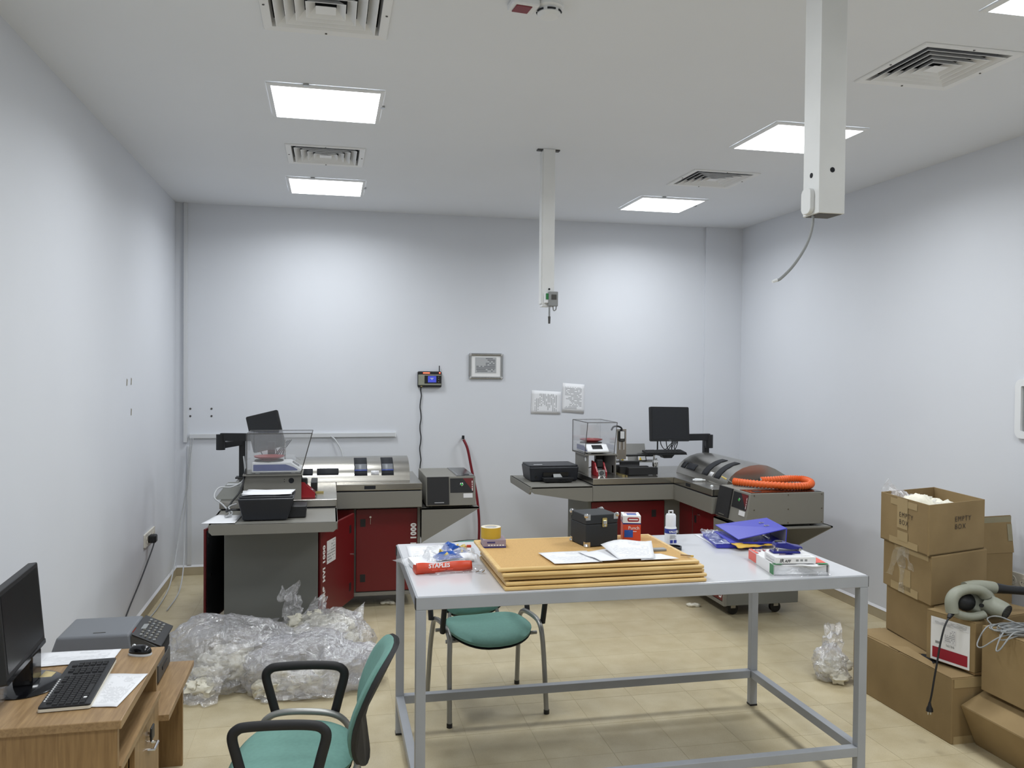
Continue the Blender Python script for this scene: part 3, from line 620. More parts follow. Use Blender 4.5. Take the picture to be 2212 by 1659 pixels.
# conditioning modules on the brackets
def conditioner(Mx, Lb, Lc, label):
    T = thing('conditioning_module', label, 'lab device', world(Mx, (Lb+.035, 0, .785)), Mx.rotation_euler.z)
    for x in (.04, Lc-.04):
        for y in (.07, .55): MB().cyl((x, y, 0), (x, y, .016), .015, n=12).build('foot', 'black', T)
    sl = lambda z: .012+(z-.016)*.18
    MB().prism([(sl(.016), .016), (.62, .016), (.62, .24), (sl(.24), .24)], 'x', 0, Lc).build('housing', 'grey_paint', T, bev=.005)
    f = lambda x, z, o=.001: (x, sl(z)-o, z)
    def patch(x0, x1, z0, z1, name, m_, par, o=.002): return MB().add([f(x0, z0, 0), f(x1, z0, 0), f(x1, z1, 0), f(x0, z1, 0), f(x0, z0, o), f(x1, z0, o), f(x1, z1, o), f(x0, z1, o)], [(0,3,2,1),(4,5,6,7),(0,1,5,4),(1,2,6,5),(2,3,7,6),(3,0,4,7)]).build(name, m_, par)
    d = patch(.008, Lc*.455, .028, .238, 'door', 'black_soft', T, .012)
    patch(Lc*.16, Lc*.35, .041, .047, 'door_handle', 'chrome', d, .016)
    c = patch(Lc*.485, Lc*.955, .115, .225, 'control_panel', 'black', T, .002)
    a, b_ = Lc*.955, Lc*.74
    MB().add([f(b_, .225, .0028), f(a, .225, .0028), f(a, .118, .0028)], [(0, 1, 2)]).build('red_corner', 'red', c)
    for k, (z0, z1) in enumerate(((.128, .150), (.154, .166), (.172, .182), (.187, .205))): MB().add([f(a-.012, z0, .0034), f(a-.006, z0, .0034), f(a-.006, z1, .0034), f(a-.012, z1, .0034)], [(0, 1, 2, 3)]).build('panel_print', 'white_text', c)
    p = f(Lc*.715, .178, .003); MB().lathe([(0, 0), (.0135, 0), (.0135, .004), (.009, .005)], 20).xf(frame_m(p, (1, 0, 0), (0, .18, 1))).build('button_ring', 'chrome', c, smooth=40)
    MB().lathe([(.0092, .0), (.0092, .006), (0, .0075)], 20).xf(frame_m(p, (1, 0, 0), (0, .18, 1))).build('button', 'green_led', c, smooth=40)
    patch(Lc*.75, Lc*.935, .075, .108, 'paper_label', 'label_print', T, .002)
    tp = MB().box((Lc*.62, .06, .240), (Lc*.985, .60, .2435)).build('top_plate', 'black_gloss', T)
    MB().box((Lc*.65, .10, .2435), (Lc*.665, .42, .2445)).build('silver_line', 'chrome', tp)
    MB().box((Lc*.80, .11, .2435), (Lc*.90, .16, .246)).build('latch', 'black', tp)
    for z in (.03, .125, .225):
        for y in (.08, .34, .60): MB().cyl((Lc, y, z), (Lc+.003, y, z), .004, n=8).build('screw', 'steel_tube', T)
    return T
conditioner(M1, .65, .39, 'grey module with black door and green button beside the dark red hose')
conditioner(M2, .72, .455, 'grey module with green button under the coiled orange hose')
# orange ribbed hose lying on the right module
T = thing('ribbed_hose', 'bright orange ribbed hose folded back on itself on the grey module', 'hose', (3.1, 5.6, 1.055))
pts = smooth_path([(2.93, 5.70), (3.0, 5.585), (3.14, 5.485), (3.30, 5.47), (3.43, 5.51), (3.50, 5.61), (3.465, 5.70), (3.37, 5.735), (3.25, 5.725), (3.16, 5.715)] and
                  [Vector((x, y, z)) for x, y, z in ((2.93, 5.74, 0), (2.99, 5.64, 0), (3.10, 5.52, 0), (3.24, 5.44, 0), (3.36, 5.45, 0), (3.43, 5.53, .01), (3.425, 5.63, .02), (3.35, 5.68, .02), (3.24, 5.68, .015), (3.12, 5.69, .01))], 26)
pts = [p-Vector((3.1, 5.6, 0)) for p in pts]
rad = [.0245+.0035*math.sin(i*1.55) for i in range(len(pts))]
MB().tube(pts, rad, 14).build('hose', 'orange_hose', T, smooth=60)
MB().tube([pts[-1]+Vector((.006, 0, 0)), pts[-1]+Vector((-.012, 0, 0))], .019, 14).build('cuff', 'chrome', T, smooth=40)
MB().tube([pts[0]+Vector((.004, -.006, 0)), pts[0]+Vector((-.003, .004, 0))], .018, 14).build('hose_end', 'vent_dark', T)
T = thing('screwdriver', 'thin yellow-handled screwdriver propped on the stainless lid', 'screwdriver', (2.93, 5.86, 1.02))
MB().cyl((.04, -.03, .008), (0, .0, .035), .004, n=8).build('shaft', 'steel_tube', T)
MB().cyl((0, 0, .035), (-.03, .022, .055), .007, .005, 10).build('handle', 'pack_yellow', T)
T = thing('nozzle_fitting', 'small white plastic nozzle lying on the stainless deck', 'fitting', (2.885, 6.26, .985))
MB().cyl((-.03, 0, .014), (.03, -.01, .014), .013, .010, 12).build('body', 'white_plastic', T)
MB().cyl((.03, -.01, .014), (.055, -.014, .013), .006, .005, 10).build('tip', 'white_plastic', T)
MB().cyl((-.03, 0, .014), (-.045, .003, .014), .008, .008, 10).build('collar', 'white_plastic', T)
tag(MB().lathe([(0, 0), (.010, 0), (.012, .006), (.006, .012), (0, .014)], 10, (2.865, 5.97, .985)).build('plastic_bead', 'white_plastic', smooth=40), 'tiny white plastic bead on the stainless deck near the module', 'bead')
# balances under clear hoods
def balance(Mx, label, label2, hx0, hy1):
    T = thing('balance', label, 'scale', world(Mx, (0, 0, 1.158)), Mx.rotation_euler.z)
    for x in (-.52, -.29):
        for y in (-.64, -.51): MB().cyl((x, y, 0), (x, y, .012), .014, n=12).build('foot', 'white_plastic', T)
    MB().prism([(-.555, .010), (-.245, .010), (-.232, .022), (-.24, .034), (-.305, .078), (-.555, .078)], 'y', -.675, -.485).build('body', 'white_plastic', T, bev=.006, seg=3)
    for y in (-.6757, -.4843): MB().prism([(-.545, .022), (-.265, .022), (-.258, .028), (-.285, .044), (-.338, .064), (-.545, .064)], 'y', y-.001, y+.001).build('side_panel', 'balance_blue', T)
    MB().add([(-.252, -.625, .0421), (-.252, -.535, .0421), (-.296, -.535, .0719), (-.296, -.625, .0719)], [(0, 1, 2, 3)]).xf(Matrix.Translation((.0012, .0, .0018))).build('display', 'black_gloss', T)
    MB().cyl((-.45, -.578, .075), (-.45, -.578, .086), .095, n=28).build('pan_support', 'grey_dark', T, smooth=40)
    MB().lathe([(0, .100), (.07, .100), (.095, .112), (.10, .113), (.095, .104), (.06, .093), (.06, .086)], 32, (-.45, -.578, 0)).build('pan', 'pan_red', T, smooth=40)
    h = thing('draft_hood', label2, 'acrylic hood', world(Mx, (0, 0, 1.158)), Mx.rotation_euler.z)
    x0, x1, xt, y0, y1, z1, q = hx0, -.238, -.165, -.698, hy1, .272, .005
    e = lambda x, y, z: (x, y, z)
    MB().prism([(x0, 0), (x1, 0), (xt, z1), (x0, z1)], 'y', y0, y0+q).build('side_pane', 'acrylic', h)
    MB().prism([(x0, 0), (x1, 0), (xt, z1), (x0, z1)], 'y', y1-q, y1).build('side_pane', 'acrylic', h)
    MB().box((x0, y0, z1), (xt, y1, z1+q)).build('top_pane', 'acrylic', h)
    MB().box((x0-q, y0, 0), (x0, y1, z1)).build('back_pane', 'acrylic', h)
    ed = MB()
    for a, b_ in (((x0, y0, z1), (xt, y0, z1)), ((x0, y1, z1), (xt, y1, z1)), ((xt, y0, z1), (xt, y1, z1)), ((x0, y0, z1), (x0, y1, z1)), ((x1, y0, 0), (xt, y0, z1)), ((x1, y1, 0), (xt, y1, z1)), ((x0, y0, 0), (x0, y0, z1)), ((x1, y0, 0.003), (x0, y0, 0.003))): ed.tube([a, b_], .003, 4)
    ed.build('edges', 'grey_dark', h)
    return T
balance(M1, 'white and blue balance seen side-on under a clear hood', 'clear acrylic hood over the side-on balance', -.585, -.415)
balance(M2, 'white balance with dark display and red pan under a clear hood', 'clear acrylic hood next to the flat black printer', -.605, -.44)
T = thing('handset', 'black and white handheld reader clipped on the steel plate by the hood', 'handset', world(M2, (-.352, -.335, 1.30)), -PI/2)
MB().prism(rrect(.05, .095, .01, 3), 'x', .0, .022).build('body', 'black', T, bev=.003)
MB().prism(rrect(.036, .062, .004, 3, 0, .012), 'x', .022, .024).build('face', 'white_plastic', T)
MB().prism(rrect(.028, .016, .003, 3, 0, -.030), 'x', .022, .024).build('key_strip', 'grey_dark', T)
MB().tube(smooth_path([(.01, 0, .045), (.01, -.005, .07), (.005, -.03, .085), (-.03, -.06, .08), (-.06, -.07, .05)], 5), .008, 8).build('cable', 'black', T, smooth=60)
for y in (-.018, .018): MB().cyl((.012, y, -.048), (.012, y, -.115), .003, n=6).build('prong', 'white_plastic', T)
T = thing('handset', 'black and white handheld reader seen through the hood beside the tilted monitor', 'handset', world(M1, (-.45, -.36, 1.30)), PI/2)
MB().prism(rrect(.05, .095, .01, 3), 'x', .0, .022).build('body', 'black', T, bev=.003)
MB().prism(rrect(.036, .062, .004, 3, 0, .012), 'x', .022, .024).build('face', 'white_plastic', T)

# arm-mounted monitors
def arm_monitor(label, base, elbow, top, ctr, yaw, roll, tilt, w_, h_, kb=None):
    T = thing('arm_monitor', label, 'monitor', base)
    B = Vector(base); L = lambda p: tuple(Vector(p)-B)
    post_top = (0, 0, top-base[2])
    MB().box((-.024, -.024, 0), (.024, .024, top-base[2])).build('post', 'black', T, bev=.003)
    MB().box((-.05, -.05, 0), (.05, .05, .012)).build('post_foot', 'black', T, bev=.003)
    e = Vector(L(elbow)); d = (e-Vector(post_top)); d.z = 0; n_ = d.normalized()
    def bar(a, b_, w2, zlo, zhi, name):
        a, b_ = Vector(a), Vector(b_); t_ = (b_-a); t_.z = 0; t_.normalize(); s2 = Vector((-t_.y, t_.x, 0))*w2
        return MB().add([a+s2+Vector((0,0,zlo)), a-s2+Vector((0,0,zlo)), b_-s2+Vector((0,0,zlo)), b_+s2+Vector((0,0,zlo)), a+s2+Vector((0,0,zhi)), a-s2+Vector((0,0,zhi)), b_-s2+Vector((0,0,zhi)), b_+s2+Vector((0,0,zhi))],
                        [(0,3,2,1),(4,5,6,7),(0,1,5,4),(1,2,6,5),(2,3,7,6),(3,0,4,7)]).build(name, 'black', T, bev=.003)
    bar((0, 0, top-base[2]), e, .022, -.075, -.03, 'lower_arm')
    bar((0, 0, top-base[2]), e, .020, -.018, .012, 'arm_link')
    c = Vector(L(ctr))
    E = MB().cyl((e.x, e.y, e.z-.085), (e.x, e.y, e.z+.035), .034, n=16).build('elbow', 'black', T, smooth=40)
    Mm = Matrix.Translation(c) @ Matrix.Rotation(yaw, 4, 'Z') @ Matrix.Rotation(tilt, 4, 'X') @ Matrix.Rotation(roll, 4, 'Y')
    back = Mm @ Vector((0, .06, 0))
    bar(e+Vector((0, 0, .035)), (back.x, back.y, e.z+.035), .020, -.05, .01, 'upper_arm')
    MB().prism(rrect(w_, h_, .012, 4), 'y', -.012, .018).xf(Mm).build('bezel', 'black', T, bev=.003)
    MB().box((-w_/2+.018, -.0135, -h_/2+.022), (w_/2-.018, -.012, h_/2-.016)).xf(Mm).build('screen', 'screen', T)
    text('DELL', .011, 'cable_grey', T, Mm @ frame_m((-.014, -.0128, -h_/2+.006), (1, 0, 0), (0, 0, 1)))
    MB().prism(rrect(w_*.6, h_*.6, .02, 4), 'y', .018, .05).xf(Mm).build('rear_housing', 'black', T, bev=.006)
    for k in range(4):
        x = -.07+.055*k
        p = [Mm @ Vector((x, .03, -h_/2+.05)), Mm @ Vector((x, .035, -h_/2-.02)), Mm @ Vector((x*.6+.02, .05, -h_/2-.07)), Mm @ Vector((x*.3+.06, .07, -h_/2-.03)), Mm @ Vector((.12+.015*k, .07, -h_/2+.04))]
        MB().tube(smooth_path(p, 5), .004, 6).build('cable', 'black', T, smooth=60)
    return T, Mm, B
A2, Mm, B = arm_monitor('square black monitor on an arm above the arched lid of the closed-door machine', (3.375, 7.17, .985), (3.375, 7.10, 1.255), 1.262, (2.945, 7.0, 1.395), R(6), R(1), R(-6), .385, .305)
tray = MB().box((2.66, 6.78, 1.145), (3.02, 6.93, 1.152)).build('keyboard_tray', 'black', A2); 
for v in tray.data.vertices: v.co -= B
hl = MB().prism([(2.80, 1.145), (2.93, 1.145), (2.90, 1.112), (2.83, 1.112)], 'y', 6.83, 6.91).box((2.84, 6.90, 1.118), (2.86, 7.05, 1.14)).box((2.845, 7.03, 1.12), (2.855, 7.04, 1.26)).build('tray_bracket', 'black', A2)
for v in hl.data.vertices: v.co -= B
arm_monitor('small black monitor on an arm, tipped sideways behind the hood by the left wall', (-.672, 7.0, .985), (-.82, 6.86, 1.31), 1.325, (-.475, 6.74, 1.375), R(-6), R(-14), R(-8), .245, .285)

# keyboards
def keyboard(label, loc, rz, w_=.44, d_=.155, keys=True, lipmat='off_white', tilt=0):
    T = thing('keyboard', label, 'keyboard', loc, rz, rx=tilt)
    MB().prism(rrect(w_, d_, .008, 3), 'z', .003, .012).build('tray', lipmat, T)
    MB().prism(rrect(w_-.002, d_-.002, .008, 3), 'z', .012, .019).build('body', 'black', T, bev=.002)
    n = 0
    proto = None
    for r in range(6):
        y = d_/2-.028-.0205*r
        for c_ in range(21):
            if c_ in (14, 18) or (r == 0 and c_ % 5 == 0): continue
            if r == 5 and 4 <= c_ <= 8: continue
            x = -w_/2+.016+.0195*c_
            if x > w_/2-.014: continue
            if proto is None:
                proto = MB().hull4([(-.008, -.0085), (.008, -.0085), (.008, .0085), (-.008, .0085)], [(-.0065, -.007), (.0065, -.007), (.0065, .007), (-.0065, .007)], 0, .0045).build('key', 'black_soft', T); proto.location = (x, y, .019)
            else:
                k = bpy.data.objects.new('key', proto.data); COL.objects.link(k); k.parent = T; k.location = (x, y, .019)
        if r == 5:
            MB().hull4([(-.046, -.0085), (.046, -.0085), (.046, .0085), (-.046, .0085)], [(-.044, -.007), (.044, -.007), (.044, .007), (-.044, .007)], .019, .0235).xf(Matrix.Translation((-w_/2+.016+.0195*6, y, 0))).build('space_bar', 'black_soft', T)
    if keys:
        for c_ in range(12): MB().box((-w_/2+.05+.018*c_, d_/2-.012, .019), (-w_/2+.058+.018*c_, d_/2-.007, .0205)).build('media_mark', 'white_text', T)
        MB().box((-w_/2+.045, -d_/2+.021, .0237), (-w_/2+.057, -d_/2+.031, .024)).build('key_mark', 'white_text', T)
    return T
keyboard('black keyboard on a swing tray under the arm-mounted square monitor', (2.84, 6.855, 1.152), R(0), .36, .14, False, 'black', R(6))

# ================================================================ PRINTERS AND PAPERS ON THE MACHINES
T = thing('inkjet_printer', 'flat black inkjet printer with paper tray on the closed-door machine shelf', 'printer', (1.855, 6.995, .925))
MB().hull4([(-.20, -.135), (.205, -.135), (.205, .15), (-.20, .15)], [(-.215, -.15), (.215, -.15), (.215, .165), (-.215, .165)], .004, .125).build('body', 'printer_black', T, bev=.012, seg=3)
MB().prism(rrect(.42, .30, .02, 4, 0, .008), 'z', .125, .138).build('lid', 'printer_black', T, bev=.004)
MB().box((-.16, -.075, .138), (-.085, -.055, .1385)).build('label', 'white_plastic', T)
MB().box((-.10, -.16, .045), (.12, -.13, .082)).build('paper_slot', 'black_gloss', T)
tr = MB().hull4([(-.10, -.225), (.135, -.225), (.135, -.12), (-.10, -.12)], [(-.115, -.235), (.15, -.235), (.15, -.12), (-.115, -.12)], .006, .042).build('output_tray', 'black', T, bev=.004)
MB().add([(-.02, -.20, .044), (.055, -.20, .044), (.045, -.145, .075), (-.01, -.145, .075)], [(0, 1, 2, 3)]).build('paper_stop', 'cable_grey', tr, thick=.003)
MB().box((.02, -.238, .012), (.09, -.233, .022)).build('tray_grip', 'black_gloss', tr)
MB().cyl((-.155, -.1395, .04), (-.155, -.1445, .04), .012, n=16).build('power_button', 'black_gloss', T)
T = thing('inkjet_printer', 'dark navy printer seen from behind with loose sheets on top', 'printer', (-.385, 5.50, .925), rz=R(0))
MB().hull4([(-.128, -.13), (.135, -.13), (.135, .16), (-.128, .16)], [(-.158, -.145), (.178, -.145), (.178, .175), (-.158, .175)], .004, .142).build('body', 'printer_black', T, bev=.010, seg=3)
MB().prism([(-.15, -.13), (.17, -.13), (.13, .17), (-.12, .17)], 'z', .142, .152).build('lid', 'printer_black', T, bev=.004)
MB().hull4([(.13, -.055), (.245, -.055), (.245, .13), (.13, .13)], [(.15, -.055), (.250, -.055), (.250, .13), (.15, .13)], .004, .075).build('output_tray', 'black', T, bev=.004)
for k, (dx, rz, lb) in enumerate(((0, 4, 'lower loose white sheet lying on the dark navy printer'), (.02, -7, 'upper loose white sheet lying skewed on the dark navy printer'))):
    c, s_ = math.cos(R(rz)), math.sin(R(rz)); P = [(-.148, -.10), (.148, -.10), (.148, .11), (-.148, .11)]
    tag(sheet('paper_sheet', [(-.378+dx*.5+x*c-y*s_, 5.50+x*s_+y*c, 1.079+.003*k) for x, y in P], 'paper', None, wave=.004, seed=k, thick=.0006), lb, 'paper')
tag(sheet('paper_sheet', [(-.748, 5.315, .9265), (-.552, 5.305, .9265), (-.535, 5.59, .9265), (-.685, 5.62, .9265)], 'paper', None, wave=.003, seed=5, thick=.0006), 'white sheet hanging over the shelf corner beside the dark navy printer', 'paper')
T = thing('beige_enclosure', 'low olive grey metal enclosure at the back of the balance deck', 'enclosure', (-.66, 6.06, .985))
MB().hull4([(-.085, -.17), (.09, -.17), (.09, .16), (-.085, .16)], [(-.03, -.10), (.09, -.10), (.09, .15), (-.03, .15)], .0, .075).build('sloped_case', 'grey_panel', T, bev=.004)
MB().box((-.02, -.06, .075), (.06, .0, .085)).build('connector', 'cable_white', T, bev=.003)
T = thing('printer_cables', 'looping black and white cables behind the dark navy printer', 'cable', (-.56, 5.62, .93))
MB().tube(smooth_path([(.02, -.08, .04), (-.04, -.10, .045), (-.07, -.06, .03), (-.05, .05, .07), (.0, .14, .14), (.02, .25, .26)], 6), .006, 8).build('black_cable', 'black', T, smooth=60)
MB().tube(smooth_path([(-.06, -.12, .006), (-.05, -.06, .02), (-.10, .02, .06), (-.16, .08, .10), (-.14, .16, .15), (-.06, .20, .15), (.01, .25, .20), (.0, .30, .34)], 6), .005, 8).build('white_cable', 'cable_white', T, smooth=60)
MB().tube(smooth_path([(-.07, -.13, .006), (-.03, -.09, .02), (-.06, -.02, .05), (-.02, .04, .06)], 6), .005, 8).build('white_cable', 'cable_white', T, smooth=60)
T = thing('power_adapter', 'small dark adapter block under the closed-door machine hood', 'adapter', (2.36, 7.10, .985))
MB().box((-.02, -.03, 0), (.02, .03, .04)).build('block', 'black', T, bev=.004)
MB().tube(smooth_path([(-.01, 0, .03), (-.08, .02, .03), (-.16, .0, .02), (-.14, .04, .10), (-.10, .05, .16)], 6), .004, 6).build('cord', 'black', T, smooth=60)

# ================================================================ WORK TABLE
TX0, TX1, TY0, TY1 = .340, 2.352, 3.320, 4.336
T = thing('work_table', 'long grey steel-framed work table with a pale laminate top', 'table', (TX0, TY0, 0))
W_, D_ = TX1-TX0, TY1-TY0
MB().box((.006, .006, TZ-.006), (W_-.006, D_-.006, TZ)).build('top', 'laminate', T, bev=.0015)
MB().box((.02, .02, TZ-.018), (W_-.02, D_-.02, TZ-.006)).build('top_board', 'grey_dark', T)
for y in (0, D_-.04):
    r1 = MB().box((0, y, TZ-.055), (W_, y+.04, TZ-.004)).build('long_rail', 'table_paint', T, bev=.002)
    for x in (-.003, W_): MB().box((x, y+.002, TZ-.053), (x+.003, y+.038, TZ-.006)).build('end_cap', 'black', r1)
for x in (0, W_-.04): MB().box((x, .04, TZ-.055), (x+.04, D_-.04, TZ-.004)).build('short_rail', 'table_paint', T, bev=.002)
for x in (0, W_-.04):
    for y in (0, D_-.04):
        l = MB().box((x, y, .008), (x+.04, y+.04, TZ-.055)).build('leg', 'table_paint', T, bev=.002)
        MB().box((x-.001, y-.001, 0), (x+.041, y+.041, .010)).build('foot_cap', 'black', l)
for y in (0, D_-.04): MB().box((.04, y, .158), (W_-.04, y+.04, .20)).build('lower_rail', 'table_paint', T, bev=.002)
for x in (0, W_-.04): MB().box((x, .04, .158), (x+.04, D_-.04, .20)).build('lower_rail', 'table_paint', T, bev=.002)

# ---- five cork boards
bl = ['top cork board of the stack, cork face up under the black case', 'second cork board from the top of the stack on the table', 'middle cork board in the stack of five on the table', 'fourth cork board from the top of the stack on the table', 'bottom cork board of the stack, lying on the table']
offs = [(-.004, .004), (.014, -.010), (.020, .008), (.028, -.010), (.022, -.016)]
BT = .0182
for k in range(5):
    ox, oy = offs[k]; z = TZ+(4-k)*BT+.0005
    B_ = thing('cork_board', bl[k], 'cork board', (.678+ox, 3.352+oy, z), rz=R((0, .25, -.2, .3, 0)[k]), group='stack of cork boards')
    w_, d_, f_ = .885, .59, .021
    MB().box((f_-.004, f_-.004, .004), (w_-f_+.004, d_-f_+.004, .0125)).build('cork_panel', 'cork', B_)
    for a, b_ in (((0, 0), (w_, f_)), ((0, d_-f_), (w_, d_))): MB().box((*a, 0), (*b_, BT-.0025)).build('frame_strip', 'pine', B_, bev=.006, seg=3)
    for a, b_ in (((0, f_), (f_, d_-f_)), ((w_-f_, f_), (w_, d_-f_))):
        MB().box((*a, 0), (*b_, BT-.0025)).build('frame_strip', 'pine', B_, bev=.006, seg=3)
BZ = TZ+4*BT+.0135                                        # cork face of the top board
FZ = TZ+5*BT
# tape roll on a small box
T = thing('small_carton', 'flat purple-grey printed box under the yellow tape roll', 'box', (.745, 3.82, BZ), rz=R(-4))
MB().box((-.052, -.055, 0), (.052, .055, .036)).build('box', 'purple_grey', T, bev=.001)
MB().box((-.0525, -.0555, 0), (.0525, .0555, .006)).build('base_stripe', 'navy', T)
for k in range(6): MB().box((-.034+.0062*k, -.0557, .021), (-.029+.0062*k, -.055, .028)).build('box_print', 'navy', T)
for k in range(6): MB().box((-.03+.013*k, -.0556, .009), (-.022+.013*k, -.055, .014)).build('pictogram', 'white_text', T)
T = thing('tape_roll', 'thick yellow adhesive tape roll on the small purple-grey box', 'tape', (.735, 3.825, BZ+.036))
MB().ring((0, 0, 0), .046, .030, .050, 36).build('tape', 'yellow_tape', T, smooth=40)
MB().ring((0, 0, .001), .030, .0265, .048, 36).build('core', 'pack_white', T, smooth=40)
MB().ring((0, 0, .050), .0455, .0305, .0006, 36).build('tape_edge', 'off_white', T)
# black case
T = thing('instrument_case', 'black leatherette cube case with steel corners and front latch', 'case', (1.222, 3.79, BZ), rz=R(9))
a, h_ = .082, .148
MB().box((-a, -a, .003), (a, a, .104)).build('body', 'black_case', T, bev=.003)
MB().box((-a, -a, .1055), (a, a, h_)).build('lid', 'black_case', T, bev=.003)
for sx in (-1, 1):
    for sy in (-1, 1):
        for z0, z1 in ((.0, .022), (h_-.022, h_+.003)):
            cn = MB()
            cn.lathe([(0, -.011), (.0075, -.0085), (.011, 0), (.0075, .0085), (0, .011)], 10, (sx*(a-.003), sy*(a-.003), z0+.006 if z0 < .05 else z1-.006))
            zz = (z0, z0+.024) if z0 < .05 else (z1-.026, z1)
            cn.box((min(sx*a, sx*(a-.022)), sy*a-.0015 if sy > 0 else sy*a-.0015, zz[0]), (max(sx*a, sx*(a-.022)), sy*a+.0015, zz[1]))
            cn.box((sx*a-.0015, min(sy*a, sy*(a-.022)), zz[0]), (sx*a+.0015, max(sy*a, sy*(a-.022)), zz[1]))
            cn.build('corner_guard', 'chrome', T, smooth=40)
lt = MB().prism(rrect(.024, .042, .004, 3, .012, .112), 'y', -a-.005, -a).build('latch', 'brass', T)
MB().box((.003, -a-.009, .104), (.021, -a-.005, .122)).build('latch_clasp', 'chrome', lt, bev=.002)
MB().cyl((.012, -a-.009, .098), (.012, -a-.005, .098), .005, n=10).build('latch_pin', 'chrome', lt)
# punch carton
T = thing('punch_carton', 'red white and blue paper-punch carton behind the black case', 'box', (1.425, 3.845, BZ), rz=R(-14))
MB().box((-.042, -.055, 0), (.042, .055, .082)).build('lower_box', 'orange_red', T)
MB().box((-.0425, -.0555, .082), (.0425, .0555, .088)).build('blue_band', 'navy', T)
MB().box((-.042, -.055, .088), (.042, .055, .122)).build('upper_box', 'pack_white', T)
text('Punch', .022, 'white_text', T, frame_m((-.018, -.0560, .058), (1, 0, 0), (0, 0, 1)))
MB().box((-.012, -.0558, .047), (.022, -.055, .0495)).build('small_print', 'white_text', T)
MB().box((-.036, -.0558, .02), (.005, -.0550, .055)).build('printed_punch', 'pack_blue', T, bev=.0)
MB().prism(rrect(.055, .020, .008, 4, .006, .105), 'y', -.0558, -.055).build('logo_badge', 'red_bright', T)
MB().box((-.015, -.0562, .102), (.028, -.0557, .108)).build('badge_print', 'pack_white', T)
MB().prism(rrect(.05, .018, .008, 4, 0, .1), 'x', -.0430, -.0425).build('logo_badge', 'red_bright', T)
MB().box((-.02, -.03, .122), (.025, .02, .1225)).build('top_print', 'pack_blue', T)
MB().box((-.03, .025, .122), (.03, .045, .1225)).build('top_badge', 'red_bright', T)
# papers on the boards
PB = FZ+.0005
tag(sheet('paper_sheet', [(.922, 3.385, PB), (1.130, 3.382, PB), (1.128, 3.60, BZ+.004), (.905, 3.60, BZ+.004)], 'paper_text', None, wave=.003, seed=2, thick=.0006), 'leftmost printed sheet lying flat on the cork board', 'paper')
tag(sheet('paper_sheet', [(1.120, 3.378, PB+.002), (1.33, 3.39, PB+.002), (1.30, 3.60, BZ+.008), (1.075, 3.565, BZ+.007)], 'paper', None, wave=.006, seed=3, thick=.0006), 'rumpled plain sheet tucked under the lifted letter on the cork board', 'paper')
tag(sheet('paper_sheet', [(1.205, 3.385, PB+.005), (1.365, 3.385, PB+.004), (1.435, 3.60, PB+.045), (1.185, 3.575, PB+.030)], 'paper_text', None, lift=lambda u, v: .012*math.sin(u*5)*v+.004, seed=4, thick=.0006), 'folded white letter propped up at its far edge on the cork board', 'paper')
tag(sheet('paper_sheet', [(1.30, 3.375, PB+.001), (1.475, 3.38, PB+.001), (1.425, 3.47, PB+.003), (1.34, 3.50, PB+.003)], 'paper', None, wave=.003, seed=8, thick=.0006), 'small corner of a white sheet beside the board rim', 'paper')
tag(MB().box((1.43, 3.565, BZ), (1.495, 3.60, BZ+.010)).build('metal_block', 'cable_grey', bev=.002), 'small grey metal block near the right rim of the top board', 'block')
T = thing('pencil_stub', 'short pencil stub on the top cork board rim', 'pencil', (1.53, 3.43, FZ+.004), rz=R(-38))
MB().cyl((-.025, 0, 0), (.02, 0, 0), .0035, n=8).build('barrel', 'desk_wood_x', T)
MB().cyl((.02, 0, 0), (.032, 0, 0), .0035, n=8).build('ferrule', 'yellow_tape', T)
T = thing('black_tape', 'narrow black tape ring lying on the table beside the boards', 'tape', (1.70, 3.965, TZ))
MB().ring((0, 0, 0), .040, .034, .018, 30).build('ring', 'black_gloss', T, smooth=40)
# glue bottle
T = thing('glue_bottle', 'white glue bottle with blue label and hanging-loop cap', 'bottle', (1.735, 4.09, TZ), rz=R(4))
MB().lathe([(0, 0), (.029, 0), (.0305, .004), (.0305, .088), (.028, .092), (.0265, .094), (0, .094)], 28).build('bottle', 'white_plastic', T, smooth=40)
MB().lathe([(.0265, .094), (.0265, .15), (.022, .158), (0, .158)], 28).build('cap', 'white_plastic', T, smooth=40)
lp = MB().box((-.013, -.004, .158), (-.009, .004, .176)).box((.009, -.004, .158), (.013, .004, .176)).box((-.013, -.004, .172), (.013, .004, .177)).build('hanging_loop', 'white_plastic', T)
lb_ = MB().lathe([(.0309, .060), (.0309, .084)], 28).build('label', 'label_blue', T)
text('VALUE!', .016, 'white_text', lb_, frame_m((-.025, -.0315, .066), (1, 0, 0), (0, 0, 1)), bold=.0004)
for k in range(4): MB().box((-.02, -.0312, .036+.005*k), (.016-.006*(k % 2), -.0306, .038+.005*k)).build('label_print', 'cable_grey', T)
for x in (-.018, .003): MB().box((x, -.0314, .012), (x+.016, -.0302, .028)).build('label_square', 'label_blue', T)
